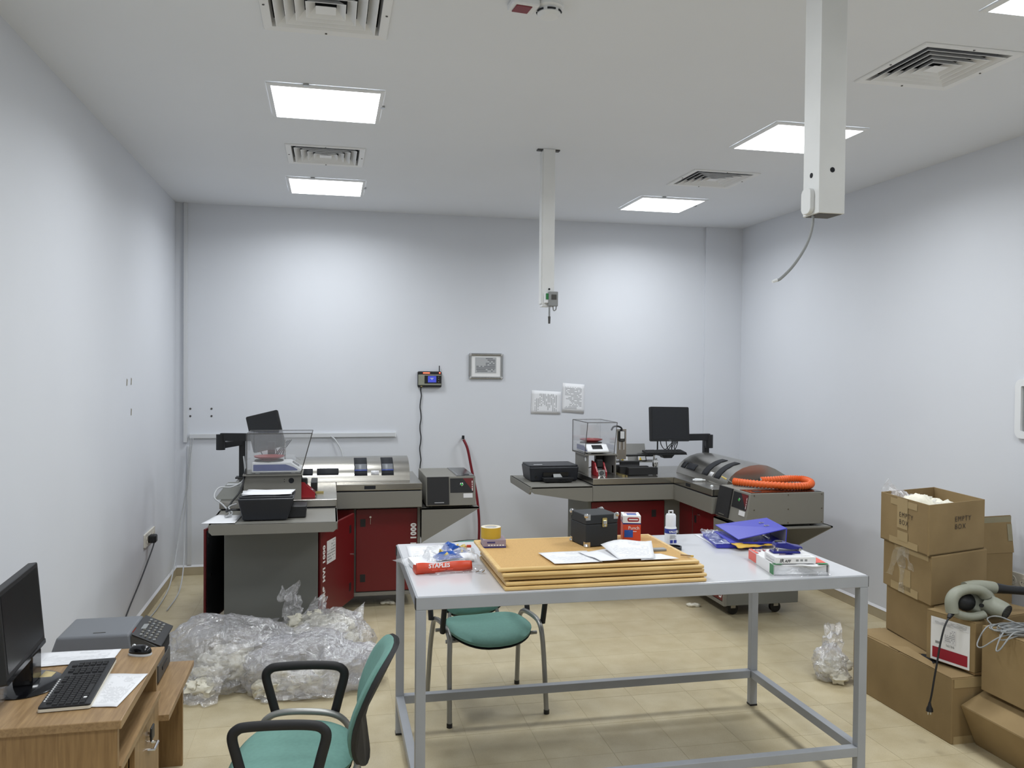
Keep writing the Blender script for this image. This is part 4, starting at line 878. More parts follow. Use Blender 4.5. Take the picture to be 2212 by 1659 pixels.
# left: papers, orange ream and its wrapper
for k, (P, lb) in enumerate((([(.37, 3.76), (.58, 3.80), (.60, 4.24), (.385, 4.28)], 'white sheet sticking out beyond the opened orange paper pack'), ([(.45, 3.90), (.665, 3.87), (.70, 4.20), (.49, 4.24)], 'white sheet under the blue plastic wrapper on the table'))):
    tag(sheet('paper_sheet', [(x, y, TZ+.001+.002*k) for x, y in P], 'paper_text' if k == 0 else 'paper', None, wave=.002, seed=11+k, thick=.0008), lb, 'paper')
T = thing('paper_pack', 'opened orange paper pack wrapper lettered STAPLES on the table corner', 'paper pack', (.50, 3.70, TZ), rz=R(6))
MB().box((-.122, .004, .004), (.118, .20, .032)).build('paper_block', 'paper', T, bev=.002)
wr = MB().grid(lambda u, v: (-.128+.252*u, -.012+.004*math.sin(u*14)-.012*math.sin(v*PI), .002+.046*v+.003*math.sin(u*9+1)*v), 24, 8).build('orange_wrapper', 'orange_red', T, smooth=60, thick=.0015)
MB().grid(lambda u, v: (-.128+.252*u, -.012+.05*v, .002), 6, 2).build('wrapper_base', 'orange_red', T, thick=.0015)
for sx in (-1, 1):
    MB().add([(sx*.128, -.014, .004), (sx*.124, -.014, .044), (sx*.126, .055, .030), (sx*.128, .055, .004)], [(0, 1, 2, 3)]).build('wrapper_flap', 'orange_red', T, thick=.0015)
text('STAPLES', .026, 'white_text', wr, frame_m((-.075, -.0285, .030), (1, 0, 0), (0, -.05, 1)), bold=.0008)
for k in range(3): MB().box((-.06+.035*k, -.028, .018), (-.035+.035*k, -.0272, .021)).build('small_print', 'pack_red', wr)
MB().box((-.045, -.0278, .006), (.08, -.0272, .0075)).build('white_line', 'white_text', wr)
def crumple(name, material, parent, c, sx, sy, h_, seed, n=14, rz=0):
    cc, ss = math.cos(rz), math.sin(rz)
    def fn(u, v):
        x, y = (u-.5)*sx, (v-.5)*sy
        z = h_*(.5+.9*noise.noise(Vector((u*3.1+seed, v*3.1, seed))))*(math.sin(PI*u)*math.sin(PI*v))**.4+.35*h_*abs(noise.noise(Vector((u*8, v*8+seed, 3))))
        dx = .02*noise.noise(Vector((u*3, v*3, seed+9)))
        return (c[0]+x*cc-y*ss+dx, c[1]+x*ss+y*cc+dx, c[2]+max(z, .0))
    return MB().grid(fn, n, n).build(name, material, parent, smooth=30)
T = thing('plastic_wrapper', 'crumpled clear wrapper with blue and yellow print on the orange pack', 'plastic wrap', (.55, 3.86, TZ+.034))
crumple('film', 'sleeve_film', T, (0, 0, .004), .24, .22, .05, 2.3)
crumple('blue_print', 'pack_blue', T, (-.015, -.055, .006), .13, .06, .035, 5.1, 10, R(12))
crumple('blue_print', 'pack_blue', T, (.03, .07, .006), .13, .05, .05, 7.7, 10, R(-25))
crumple('yellow_print', 'pack_yellow', T, (-.03, -.04, .010), .04, .08, .04, 6.2, 8, R(35))
crumple('yellow_print', 'pack_yellow', T, (.05, .055, .012), .035, .07, .045, 1.9, 8, R(35))
MB().box((.085, .035, .03), (.105, .05, .04)).build('red_mark', 'orange_red', T)
tag(crumple('clear_sleeve', 'sleeve_film', None, (.56, 3.715, TZ+.002), .30, .10, .016, 3.3, 16, R(12)), 'flat clear plastic sleeve lying in front of the orange pack', 'plastic sleeve')
tag(crumple('clear_sleeve', 'sleeve_film', None, (.41, 3.90, TZ+.004), .16, .22, .018, 8.3, 12, R(30)), 'clear plastic sleeve poking out beside the orange pack', 'plastic sleeve')
T = thing('wall_hook', 'small bent steel hook beside the bottom cork board', 'hook', (.655, 3.655, TZ))
MB().tube(smooth_path([(-.02, 0, .006), (0, .01, .008), (.018, -.004, .014), (.006, -.016, .008), (-.008, -.008, .006)], 5), .003, 6).build('wire', 'chrome', T, smooth=60)
# right: white-red-green ream, boxed labels, punch
T = thing('paper_ream', 'opened white red and green paper ream lettered STAPLES', 'paper pack', (2.07, 3.52, TZ), rz=R(-9))
wq, dq, hq = .125, .165, .050
MB().box((-wq+.006, -dq+.012, .002), (wq-.006, dq, hq-.004)).build('paper_block', 'paper', T, bev=.003)
top = MB().grid(lambda u, v: (-wq+2*wq*u, -dq+.012*math.sin(u*7)*(1-v)+2*dq*v, hq-.002-.004*(1-v)*abs(math.sin(u*6))), 16, 10).build('wrapper_top', 'pack_white', T, smooth=50, thick=.001)
for sx in (-1, 1): MB().grid(lambda u, v: (sx*wq, -dq+2*dq*u, .001+(hq-.003)*v), 6, 2).build('wrapper_side', 'pack_white', T, thick=.001)
MB().grid(lambda u, v: (-wq+2*wq*u, dq, .001+(hq-.003)*v), 6, 2).build('wrapper_end', 'pack_red', T, thick=.001)
def top_patch(u0, u1, v0, v1, m_, name): return MB().grid(lambda u, v: (-wq+2*wq*(u0+(u1-u0)*u), -dq+2*dq*(v0+(v1-v0)*v), hq+.0005), 4, 4).build(name, m_, top)
top_patch(.80, 1.0, .10, .45, 'pack_red', 'red_panel'); top_patch(.82, 1.0, .01, .09, 'pack_green', 'green_panel'); top_patch(0, .16, .01, .09, 'pack_green', 'green_panel'); top_patch(0, .06, .70, 1.0, 'pack_red', 'red_panel')
sd = MB().grid(lambda u, v: (-wq-.001, .06+(dq-.06)*u, .004+(hq-.008)*v), 2, 2).build('red_side', 'pack_red', T)
MB().grid(lambda u, v: (-wq-.001, -dq+.05*u, .004+(hq-.006)*v), 2, 2).build('green_side', 'pack_green', T)
text('STAPLES', .058, 'red_bright', top, frame_m((-wq+.016, dq-.060, hq+.001), (1, 0, 0), (0, 1, 0)), bold=.0012)
crumple('torn_end', 'sleeve_film', T, (0, -dq+.005, .004), .25, .04, .03, 4.4, 12)
T = thing('label_box', 'slim white box lettered IRAFF on the paper ream', 'box', (2.035, 3.440, TZ+.051), rz=R(-7))
MB().box((-.092, -.065, 0), (.092, .065, .028)).build('box', 'pack_white', T, bev=.001)
text('IR', .022, 'ink', T, frame_m((-.075, -.0655, .006), (1, 0, 0), (0, 0, 1)), shear=.2, bold=.0005)
text('AFF', .017, 'ink', T, frame_m((-.052, -.0655, .006), (1, 0, 0), (0, 0, 1)), shear=.2, bold=.0005)
for k in range(3): MB().box((.0+.02*k, -.0655, .010), (.012+.02*k, -.065, .019)).build('pictogram', 'cable_grey', T)
MB().add([(-.06, -.02, .0285), (.0, -.02, .0285), (.03, .03, .0285), (-.03, .04, .0285)], [(0, 1, 2, 3)]).build('purple_print', 'purple_grey', T)
MB().add([(-.03, -.01, .0288), (.02, -.015, .0288), (.0, .02, .0288)], [(0, 1, 2)]).build('violet_print', 'navy', T)
MB().grid(lambda u, v: (.03+.05*u, -.045+.015*v, .0285), 1, 1).build('number_print', 'label_print', T)
MB().grid(lambda u, v: (-.0925, -.05+.1*u, .006+.014*v), 1, 1).build('side_print', 'label_print', T)
T = thing('hole_punch', 'dark blue plastic hole punch on the slim white box', 'hole punch', (2.035, 3.475, TZ+.080), rz=R(-10))
MB().hull4([(-.068, -.028), (.060, -.028), (.060, .028), (-.068, .028)], [(-.066, -.026), (.056, -.026), (.056, .026), (-.066, .026)], 0, .010).build('base', 'blue_punch', T, bev=.003)
MB().prism([(-.06, .040), (-.045, .050), (-.01, .050), (.03, .036), (.068, .030), (.070, .018), (.02, .016), (-.055, .026)], 'y', -.026, .026).build('lever', 'blue_punch', T, bev=.006, seg=3)
MB().lathe([(0, 0), (.018, 0), (.016, .004), (0, .006)], 20, (-.035, 0, .049)).build('thumb_pad', 'black', T, smooth=40)
for y in (-.018, .018): MB().cyl((-.045, y, .010), (-.045, y, .03), .005, n=10).build('punch_pin', 'chrome', T)
MB().cyl((.055, -.029, .018), (.055, .029, .018), .007, n=12).build('hinge_pin', 'chrome', T)
# binder, sleeves, envelope
T = thing('blue_sleeves', 'stack of glossy blue document sleeves under the ring binder', 'plastic sleeves', (2.12, 4.08, TZ), rz=R(-12))
MB().prism(rrect(.235, .31, .01, 3, -.045, -.01), 'z', .001, .022).build('sleeve_stack', 'blue_binder', T, bev=.004)
MB().grid(lambda u, v: (-.17+.25*u, -.172+.33*v, .0225+.004*noise.noise(Vector((u*5, v*5, 1)))+.006*math.sin(PI*u)), 12, 12).build('top_film', 'blue_sleeve', T, smooth=40)
MB().grid(lambda u, v: (-.165+.1*u, .10+.10*v, .022+.022*abs(noise.noise(Vector((u*6, v*4, 5))))), 10, 8).build('loose_film', 'sleeve_film', T, smooth=30)
tag(sheet('paper_sheet', [(1.945, 4.02, TZ+.0015), (1.965, 3.995, TZ+.0015), (1.992, 4.29, TZ+.0015), (1.965, 4.31, TZ+.0015)], 'paper', None, nx=2, ny=4, thick=.0006), 'narrow edge of a white sheet beneath the blue sleeves', 'paper')
T = thing('ring_binder', 'royal blue ring binder lying half open on the sleeves', 'binder', (2.16, 4.06, TZ+.030), rz=R(-10))
MB().box((-.14, -.145, -.004), (.145, .155, .0)).build('back_cover', 'blue_binder', T)
MB().add([(.145, -.145, -.004), (.145, .155, -.004), (.150, .155, .072), (.150, -.145, .072)], [(0, 1, 2, 3)]).build('spine', 'blue_binder', T, thick=.004)
fc = MB().add([(.150, -.145, .072), (.150, .155, .072), (-.125, .185, .028), (-.10, -.15, .016)], [(0, 1, 2, 3)]).build('front_cover', 'blue_binder', T, thick=.004)
MB().add([(.143, -.143, .0), (.143, .153, .0), (.147, .153, .070), (.147, -.143, .070)], [(0, 1, 2, 3)]).build('spine_lining', 'cable_grey', T, thick=.001)
for y in (-.03, .05): MB().ring((.085, y, .0645), .014, .010, .003, 16).build('rado_eyelet', 'chrome', fc)
MB().tube([(.09, -.05, .004), (.09, .07, .004)], .006, 8).build('ring_bar', 'chrome', T)
for y in (-.02, .04): MB().tube([(.09+.022*math.cos(R(a_)), y, .006+.030*math.sin(R(a_))) for a_ in range(0, 181, 20)], .002, 6).build('ring', 'chrome', T)
T = thing('yellow_envelope', 'crinkled yellow envelope strip sticking out under the binder', 'envelope', (2.13, 3.915, TZ+.012), rz=R(10))
MB().grid(lambda u, v: (-.13+.26*u, -.03+.07*v, .006+.008*noise.noise(Vector((u*6, v*3, 2)))+.010*v), 18, 5).build('paper', 'yellow_env', T, smooth=30, thick=.002)

# ================================================================ CHAIRS
def cushion(w_, d_, t_, puff, n=22, dish=0, front=0, taper=.0, pw=2.8):
    """rounded pad: superellipse outline, domed both sides; x across, y deep, z thick"""
    mb = MB(); rings = 8
    def outline(a, k):
        c, s_ = math.cos(a), math.sin(a); e = 2/pw
        x = w_/2*abs(c)**e*(1 if c >= 0 else -1); y = d_/2*abs(s_)**e*(1 if s_ >= 0 else -1)
        x *= 1+taper*(y/(d_/2))
        return x*k, y*k
    vs = []; fs = []; N = 40
    lay = [(0, t_+puff)]+[(k/rings, None) for k in range(1, rings+1)]
    def ztop(x, y, k):
        z = t_+puff*(1-k**2.5)-(t_*.55)*max(0, k-.86)/.14*(k**4)
        return z+dish*((2*x/w_)**2)+(front*(-(2*y/d_))**3 if y < 0 else 0)
    mb.v.append((0, 0, ztop(0, 0, 0)))
    for k in range(1, rings+1):
        kk = (k/rings)**.8
        for i in range(N):
            x, y = outline(2*PI*i/N, kk); mb.v.append((x, y, ztop(x, y, kk)))
    for i in range(N): mb.f.append((0, 1+i, 1+(i+1) % N))
    for k in range(rings-1):
        for i in range(N): a = 1+k*N+i; b_ = 1+k*N+(i+1) % N; mb.f.append((a, a+N, b_+N, b_))
    o = 1+(rings-1)*N
    for i in range(N):
        x, y = outline(2*PI*i/N, 1); z = ztop(x, y, 1)
        mb.v.append((x*.985, y*.985, z-t_*.45))
    for i in range(N): mb.f.append((o+i, o+N+i, o+N+(i+1) % N, o+(i+1) % N))
    mb.f.append(tuple(o+N+i for i in range(N))[::-1])
    return mb
def chair(label, loc, rz):
    """faces -y"""
    T = thing('armchair', label, 'chair', loc, rz, group='green visitor chairs')
    sw, sd = .47, .45
    cushion(sw, sd, .034, .016, dish=.026, front=-.022, taper=.0).xf(Matrix.Translation((0, -.01, .418))).build('seat', 'green_fabric', T, smooth=60)
    cushion(sw*.99, sd*.985, .012, 0, dish=.026, front=-.022).xf(Matrix.Translation((0, -.01, .404))).build('seat_shell', 'black_soft', T, smooth=60)
    for sx in (-1, 1):
        x = sx*.262
        P = [(x+sx*.012, -.225, .012), (x+sx*.006, -.195, .30), (x, -.178, .425), (x, -.145, .470), (x, -.09, .486), (x, .0, .487), (x, .09, .478), (x, .145, .452), (x, .175, .40), (x+sx*.006, .20, .28), (x+sx*.012, .235, .012)]
        f = MB().tube(smooth_path(P, 5), .0135, 10).build('leg_frame', 'silver_paint', T, smooth=60)
        for y in (-.2255, .2355): MB().cyl((x+sx*.012, y, 0), (x+sx*.012, y, .022), .0155, n=12).build('foot_cap', 'black', f, smooth=40)
        # arm loop
        xa = sx*.288
        A = [(xa, -.125, .470), (xa, -.150, .56), (xa, -.165, .625), (xa, -.150, .652), (xa, -.115, .662), (xa, .0, .666), (xa, .10, .662), (xa, .137, .648), (xa, .147, .62), (xa, .130, .55), (xa, .11, .470)]
        MB().tube(smooth_path(A, 6), .0145, 10, sx=1.25).build('armrest', 'black_soft', T, smooth=60)
        for y in (-.125, .11): MB().cyl((x, y, .478), (xa+sx*.006, y, .478), .010, n=10).build('arm_bolt', 'black', T)
        # back support tube
        Bk = [(sx*.20, -.06, .398), (sx*.20, .12, .398), (sx*.18, .20, .402), (sx*.15, .228, .43), (sx*.145, .238, .452), (sx*.14, .243, .465)]
        MB().tube(smooth_path(Bk, 6), .0115, 10).build('back_support', 'silver_paint', T, smooth=60)
    for y in (-.10, .11): MB().cyl((-.262, y, .410), (.262, y, .410), .010, n=10).build('seat_rail', 'silver_paint', T, smooth=40)
    # backrest: cushion stood up, concave across
    Bm = Matrix.Translation((0, .298, .640)) @ Matrix.Rotation(R(-22), 4, 'X') @ Matrix.Rotation(R(90), 4, 'X')
    c = cushion(.455, .43, .032, .012, dish=.055, pw=2.6)
    def bend(mb):
        mb.v = [(x, y, z+.040*max(0, (y/.19))**2*(1 if y > 0 else 0)*0-.030*((y-.02)/.19)**2*(1 if y < .02 else -.4)) for x, y, z in mb.v]; return mb
    bend(c).xf(Bm).build('backrest', 'green_fabric', T, smooth=60)
    c = cushion(.470, .445, .034, 0, dish=.055, pw=2.6)
    bend(c).xf(Bm @ Matrix.Translation((0, 0, -.014))).build('back_shell', 'black_soft', T, smooth=60)
    return T
chair('green padded armchair drawn up to the computer desk, beside the plastic bags', (-.115, 3.215, 0), R(-97))
chair('green padded armchair standing behind the long work table', (.862, 4.60, 0), R(8))

# ================================================================ COMPUTER DESK
T = thing('computer_desk', 'brown wood-grain computer desk with a lower printer wing by the left wall', 'desk', (-1.32, 2.86, 0))
L = lambda x, y, z: (x+1.32, y-2.86, z)
MB().box(L(-1.32, 2.86, .721), L(-.64, 3.585, .75)).build('desk_top', 'desk_wood_y', T, bev=.003)
MB().box(L(-1.31, 2.875, 0), L(-.655, 2.897, .721)).build('side_panel', 'desk_wood_z', T)
MB().box(L(-1.31, 3.54, 0), L(-.665, 3.560, .721)).build('side_panel', 'desk_wood_z', T)
MB().box(L(-1.31, 2.897, .565), L(-.648, 3.54, .587)).build('keyboard_shelf', 'desk_wood_y', T)
MB().box(L(-1.31, 2.897, .10), L(-1.295, 3.54, .721)).build('back_panel', 'desk_wood_z', T)
dr = MB().box(L(-.672, 3.115, .03), L(-.654, 3.535, .562)).build('cupboard_door', 'desk_wood_z', T, bev=.001)
MB().box(L(-1.29, 3.10, .02), L(-.675, 3.115, .565)).build('divider', 'desk_wood_z', T)
lk = MB().cyl(L(-.654, 3.30, .515), L(-.640, 3.30, .515), .010, n=14).build('lock', 'chrome', dr)
MB().box(L(-.640, 3.292, .49), L(-.632, 3.345, .54)).build('key', 'black', lk, bev=.004)
MB().tube([L(-.655, 3.33, .445), L(-.632, 3.33, .445), L(-.632, 3.40, .445), L(-.655, 3.40, .445)], .006, 8).build('handle', 'chrome', dr)
# wing
MB().box(L(-1.32, 3.562, .456), L(-.62, 4.20, .482)).build('wing_top', 'desk_wood_y', T, bev=.002)
MB().box(L(-1.31, 4.16, 0), L(-.665, 4.182, .456)).build('wing_side', 'desk_wood_z', T)
MB().box(L(-1.31, 3.562, 0), L(-1.295, 4.16, .456)).build('wing_back', 'desk_wood_z', T)
# desktop monitor
T = thing('desktop_monitor', 'black widescreen monitor on an oval stand on the desk', 'monitor', (-1.03, 3.235, .75))
MB().lathe([(0, 0), (.135, 0), (.137, .004), (.12, .012), (.03, .017), (0, .017)], 40).xf(Matrix.Diagonal((.82, 1, 1, 1))).build('stand_base', 'black_gloss', T, smooth=40)
MB().prism([(-.035, -.05), (.03, -.05), (.03, .05), (-.035, .05)], 'z', .012, .12).build('stand_neck', 'black_gloss', T, bev=.008)
Mm = Matrix.Translation((.0, -.085, .255)) @ Matrix.Rotation(R(3), 4, 'Z') @ Matrix.Rotation(R(90), 4, 'Z') @ Matrix.Rotation(R(-5), 4, 'X')
MB().prism(rrect(.445, .300, .008, 4), 'y', -.014, .016).xf(Mm).build('bezel', 'black', T, bev=.003)
MB().box((-.204, -.0152, -.118), (.204, -.014, .134)).xf(Mm).build('screen', 'screen', T)
MB().prism(rrect(.26, .18, .02, 4), 'y', .016, .045).xf(Mm).build('rear_housing', 'black', T, bev=.008)
MB().prism(rrect(.445, .016, .004, 4, 0, -.142), 'y', -.016, -.014).xf(Mm).build('lower_strip', 'black_gloss', T)
tag(sheet('sticky_note', [(-1.003, 3.235, .766), (-.967, 3.222, .764), (-.962, 3.318, .763), (-1.0, 3.33, .766)], 'cream_note', None, nx=2, ny=2, thick=.0006), 'cream paper note on the oval monitor stand', 'note')
keyboard('black and silver full-size keyboard on the wood desk', (-.850, 3.195, .75), R(93), .455, .158)
T = thing('computer_mouse', 'black and silver computer mouse on the far end of the desk', 'mouse', (-.715, 3.50, .75), rz=R(70)); T.scale = (.86, .86, .9)
c = cushion(.060, .105, .016, .016, pw=2.3); c.xf(Matrix.Translation((0, 0, .010))).build('shell', 'black_gloss', T, smooth=60)
cushion(.064, .108, .012, 0, pw=2.3).build('silver_skirt', 'cable_white', T, smooth=60)
MB().cyl((-.004, .03, .036), (.004, .03, .036), .008, n=12).build('wheel', 'white_plastic', T)
tag(sheet('paper_sheet', [(-1.08, 3.41, .7515), (-.80, 3.435, .7515), (-.80, 3.635-.06, .7515), (-1.09, 3.60-.02, .7515)], 'paper_text', None, wave=.002, seed=21, thick=.0008), 'white printed sheet on the desk behind the black monitor', 'paper')
tag(sheet('paper_sheet', [(-.765, 2.985, .752), (-.678, 2.968, .752), (-.640, 3.262, .752), (-.775, 3.292, .752)], 'paper_text', None, wave=.002, seed=23, thick=.0008), 'printed sheet slid under the keyboard edge on the desk', 'paper')
T = thing('glass_item', 'small clear glass object on the desk beside the monitor stand', 'glass', (-1.085, 3.10, .75))
MB().lathe([(0, .002), (.03, .002), (.034, .01), (.034, .05), (.030, .05), (.030, .012), (0, .012)], 20).build('glass', 'acrylic', T, smooth=40)
# multifunction printer on the wing
T = thing('laser_printer', 'grey multifunction laser printer with keypad on the low desk wing', 'printer', (-.935, 3.885, .482))
MB().box((-.205, .0, .004), (.205, .30, .165)).build('body', 'grey_dark', T, bev=.012, seg=3)
MB().box((.198, .012, .008), (.214, .288, .085)).build('paper_drawer', 'grey_dark', T, bev=.004)
MB().box((.205, .03, .10), (.213, .27, .145)).build('output_slot', 'vent_dark', T)
MB().box((.2135, .09, .04), (.217, .21, .055)).build('drawer_grip', 'black', T)
MB().hull4([(-.215, -.005), (.11, -.005), (.11, .31), (-.215, .31)], [(-.195, .012), (.095, .012), (.095, .295), (-.195, .295)], .165, .232).build('scanner_lid', 'lid_grey', T, bev=.010, seg=3)
MB().box((-.06, .05, .2322), (-.01, .056, .2335)).build('lid_mark', 'grey_dark', T)
MB().hull4([(.10, .0), (.225, .0), (.225, .30), (.10, .30)], [(.10, .01), (.12, .01), (.12, .29), (.10, .29)], .165, .225).build('hinge_slope', 'grey_dark', T, bev=.004)
kp = MB().add([(.105, .005, .228), (.222, .005, .168), (.222, .295, .168), (.105, .295, .228), (.105, .005, .234), (.227, .005, .175), (.227, .295, .175), (.105, .295, .234)], [(0,3,2,1),(4,5,6,7),(0,1,5,4),(1,2,6,5),(2,3,7,6),(3,0,4,7)]).build('control_panel', 'black', T, bev=.004)
slope = lambda q: (.11+.112*q, .2325-.055*q)
for r in range(4):
    for c_ in range(7):
        x, z = slope(.25+.16*r); y = .035+.036*c_
        MB().cbox((x, y, z+.002), (.010, .016, .005)).build('key', 'cable_grey' if (r+c_) % 3 == 0 else 'grey_paint', kp)
x, z = slope(.2); MB().cbox((x, .14, z+.002), (.022, .07, .004)).build('display', 'cable_grey', kp)
MB().grid(lambda u, v: (.1098-.013*v, .06+.07*u, .176+.05*v), 1, 1).build('label', 'orange_red', T)

# ================================================================ CARTONS BY THE RIGHT WALL
def lerp2(a, b_, t_): return (a[0]+(b_[0]-a[0])*t_, a[1]+(b_[1]-a[1])*t_)
def side_patch(T, a, b_, u0, u1, z0, z1, name, m_, off=.0015, org=(0, 0)):
    """thin patch on the vertical face running from corner a to corner b (outside is to the right of a->b)"""
    d = Vector((b_[0]-a[0], b_[1]-a[1])).normalized(); n_ = Vector((d.y, -d.x))*off
    p, q = lerp2(a, b_, u0), lerp2(a, b_, u1)
    return MB().grid(lambda u, v: (p[0]+(q[0]-p[0])*u+n_.x-org[0], p[1]+(q[1]-p[1])*u+n_.y-org[1], z0+(z1-z0)*v), 2, 2).build(name, m_, T)
def carton(label, Q, z0, z1, tape=None, seam=True, lo=None):
    """closed box; Q = four plan corners counter-clockwise starting at the far-left one"""
    o = Q[1]; rel = [(p[0]-o[0], p[1]-o[1]) for p in Q]; lo = [(p[0]-o[0], p[1]-o[1]) for p in (lo or Q)]
    T = thing('carton', label, 'cardboard box', (o[0], o[1], z0), group='cartons by the right wall')
    MB().hull4(lo, rel, 0, z1-z0-.004).build('box', 'carton', T, bev=.004)
    h = z1-z0
    m0, m1 = lerp2(rel[0], rel[1], .5), lerp2(rel[3], rel[2], .5)
    for k, (a, b_) in enumerate((((rel[0], rel[3]), (m0, m1)), ((m0, m1), (rel[1], rel[2])))):
        a2, b2, c2, d2 = lerp2(a[0], b_[0], .01), lerp2(a[0], b_[0], .985), lerp2(a[1], b_[1], .985), lerp2(a[1], b_[1], .01)
        MB().add([(*a2, h-.004), (*b2, h-.004), (*c2, h-.004), (*d2, h-.004), (*a2, h), (*b2, h), (*c2, h), (*d2, h)], [(0,3,2,1),(4,5,6,7),(0,1,5,4),(1,2,6,5),(2,3,7,6),(3,0,4,7)]).build('flap', 'carton', T)
    return T, rel
S = [(3.213, 4.428), (3.148, 3.938), (3.612, 4.068)]; S.append((S[0][0]+S[2][0]-S[1][0], S[0][1]+S[2][1]-S[1][1]))
sh = lambda Q, dx, dy: [(p[0]+dx, p[1]+dy) for p in Q]
# big floor box
B1 = [(3.065, 4.46), (3.072, 3.652), (3.66, 3.652), (3.653, 4.46)]
T, r = carton('long carton on the floor carrying the stack, top flap lifted', B1, 0, .337)
MB().add([(.02, .40, .3385), (.17, .30, .3385), (.17, .80, .3385), (.0, .795, .3385)], [(0, 1, 2, 3)]).build('lifted_flap', 'carton', T, thick=.004)
MB().add([(.0, .12, .340), (.002, .50, .342), (.050, .40, .362), (.042, .20, .350)], [(0, 1, 2, 3)]).build('lifted_flap', 'carton', T, thick=.004)
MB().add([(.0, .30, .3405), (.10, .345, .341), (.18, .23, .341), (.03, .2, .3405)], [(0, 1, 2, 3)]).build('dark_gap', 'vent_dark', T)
side_patch(T, r[1], r[2], .02, .95, .285, .33, 'tape', 'tape_beige'); side_patch(T, r[1], r[2], .02, .95, .0, .04, 'tape', 'tape_beige')
# three-box stack (skewed cartons)
T, r = carton('bottom carton of the three-high stack, under the crumpled tape', sh(S, .055, .012), .342, .612)
T, r = carton('middle carton of the stack with a loose strand of clear tape', sh(S, .025, .004), .616, .884)
side_patch(T, r[0], r[1], .36, .60, .02, .14, 'tape', 'tape_beige'); side_patch(T, r[0], r[1], .18, .75, .0, .045, 'tape', 'tape_beige'); side_patch(T, r[0], r[1], .25, .95, .235, .262, 'tape', 'tape_beige')
n_ = Vector((r[1][1]-r[0][1], -(r[1][0]-r[0][0])))
n_ = Vector((n_.x, n_.y, 0)).normalized()
P = [(lerp2(r[0], r[1], u), z, o_) for u, z, o_ in ((.50, .262, .004), (.40, .23, .016), (.30, .16, .022), (.22, .10, .014), (.18, .075, .010))]
Q = [(lerp2(r[0], r[1], u), z, o_) for u, z, o_ in ((.55, .262, .004), (.56, .23, .018), (.62, .19, .014), (.66, .15, .010))]
Z = [(lerp2(r[0], r[1], u), z, o_) for u, z, o_ in ((.47, .262, .004), (.45, .17, .010), (.44, .08, .006), (.47, .0, .004))]
for pth, wd_ in ((P, .022), (Q, .008), (Z, .02)):
    pp = smooth_path([(p[0]+n_.x*o_, p[1]+n_.y*o_, z) for p, z, o_ in pth], 5)
    MB().grid(lambda u, v: pp[min(int(v*(len(pp)-1)+.5), len(pp)-1)]+Vector((.02*(u-.5)*(1+.8*math.sin(v*9)), -wd_*2*(u-.5)*(1+.5*math.sin(v*7)), .006*math.sin(v*14+u*3))), 4, len(pp)-1).build('loose_tape', 'tape_film', T, smooth=40)
# open top box
T3 = thing('carton', 'open-topped carton at the top of the stack stencilled EMPTY BOX', 'cardboard box', (S[1][0], S[1][1], .888), group='cartons by the right wall')
r = [(p[0]-S[1][0], p[1]-S[1][1]) for p in S]; h = .275
MB().hull4(r, r, 0, .006).build('base', 'carton', T3)
for i in range(4):
    a, b_ = r[i], r[(i+1) % 4]; d = Vector((b_[0]-a[0], b_[1]-a[1])).normalized(); q = Vector((-d.y, d.x))*.006
    MB().hull4([a, b_, (b_[0]+q.x, b_[1]+q.y), (a[0]+q.x, a[1]+q.y)], [a, b_, (b_[0]+q.x, b_[1]+q.y), (a[0]+q.x, a[1]+q.y)], .0, h).build('wall', 'carton', T3)
side_patch(T3, r[0], r[1], .22, .78, .225, .262, 'tape', 'tape_beige'); side_patch(T3, r[0], r[1], .37, .59, .10, .272, 'tape', 'tape_beige', .0025)
side_patch(T3, r[0], r[1], .20, .80, .002, .040, 'tape', 'tape_beige'); side_patch(T3, r[0], r[1], .38, .60, .03, .085, 'tape', 'tape_beige', .0025)
def stencil(a, b_, u, z, size=.040):
    d = Vector((b_[0]-a[0], b_[1]-a[1], 0)).normalized(); n2 = Vector((d.y, -d.x, 0))*.004; p = lerp2(a, b_, u)
    for k, w in enumerate(('EMPTY', 'BOX')): text(w, size, 'stencil', T3, frame_m(Vector((p[0], p[1], z-k*size*1.05))+n2, d, (0, 0, 1)), spacing=1.25)
stencil(r[0], r[1], .42, .165); stencil(r[1], r[2], .45, .170)
# bag of cotton in the open box
def blob(mb, c, rad, seed, sc=(1, 1, 1), amp=.25, freq=2.2, nu=28, nv=16, zmin=None, fine=.08):
    o = len(mb.v)
    for j in range(nv+1):
        for i in range(nu):
            th, ph = 2*PI*i/nu, PI*j/nv; n0 = Vector((math.sin(ph)*math.cos(th), math.sin(ph)*math.sin(th), math.cos(ph)))
            k = 1+amp*noise.noise(n0*freq+Vector((seed, seed*2, 0)))+fine*noise.noise(n0*freq*4+Vector((0, seed, 0)))
            p = Vector(c)+Vector((n0.x*sc[0], n0.y*sc[1], n0.z*sc[2]))*rad*k
            if zmin is not None: p.z = max(p.z, zmin)
            mb.v.append(tuple(p))
    for j in range(nv):
        for i in range(nu): mb.f.append((o+j*nu+i, o+j*nu+(i+1) % nu, o+(j+1)*nu+(i+1) % nu, o+(j+1)*nu+i))
    return mb
cen = ((r[1][0]+r[3][0])/2, (r[1][1]+r[3][1])/2)
T = thing('cotton_bag', 'clear bag of white cotton inside the open-topped carton', 'bag', (S[1][0]+cen[0], S[1][1]+cen[1], .895), group='bags of cotton')
cm = MB()
for k, (x, y, z, q) in enumerate(((-.03, .05, .13, .13), (.06, -.02, .12, .12), (-.02, -.08, .10, .11), (.09, .08, .10, .11), (-.09, .12, .10, .10))): blob(cm, (x, y, z), q, k*3.1, (1, 1, 1), .25, 2.5, 26, 14, .002, .12)
cm.build('cotton', 'cotton', T, smooth=80)
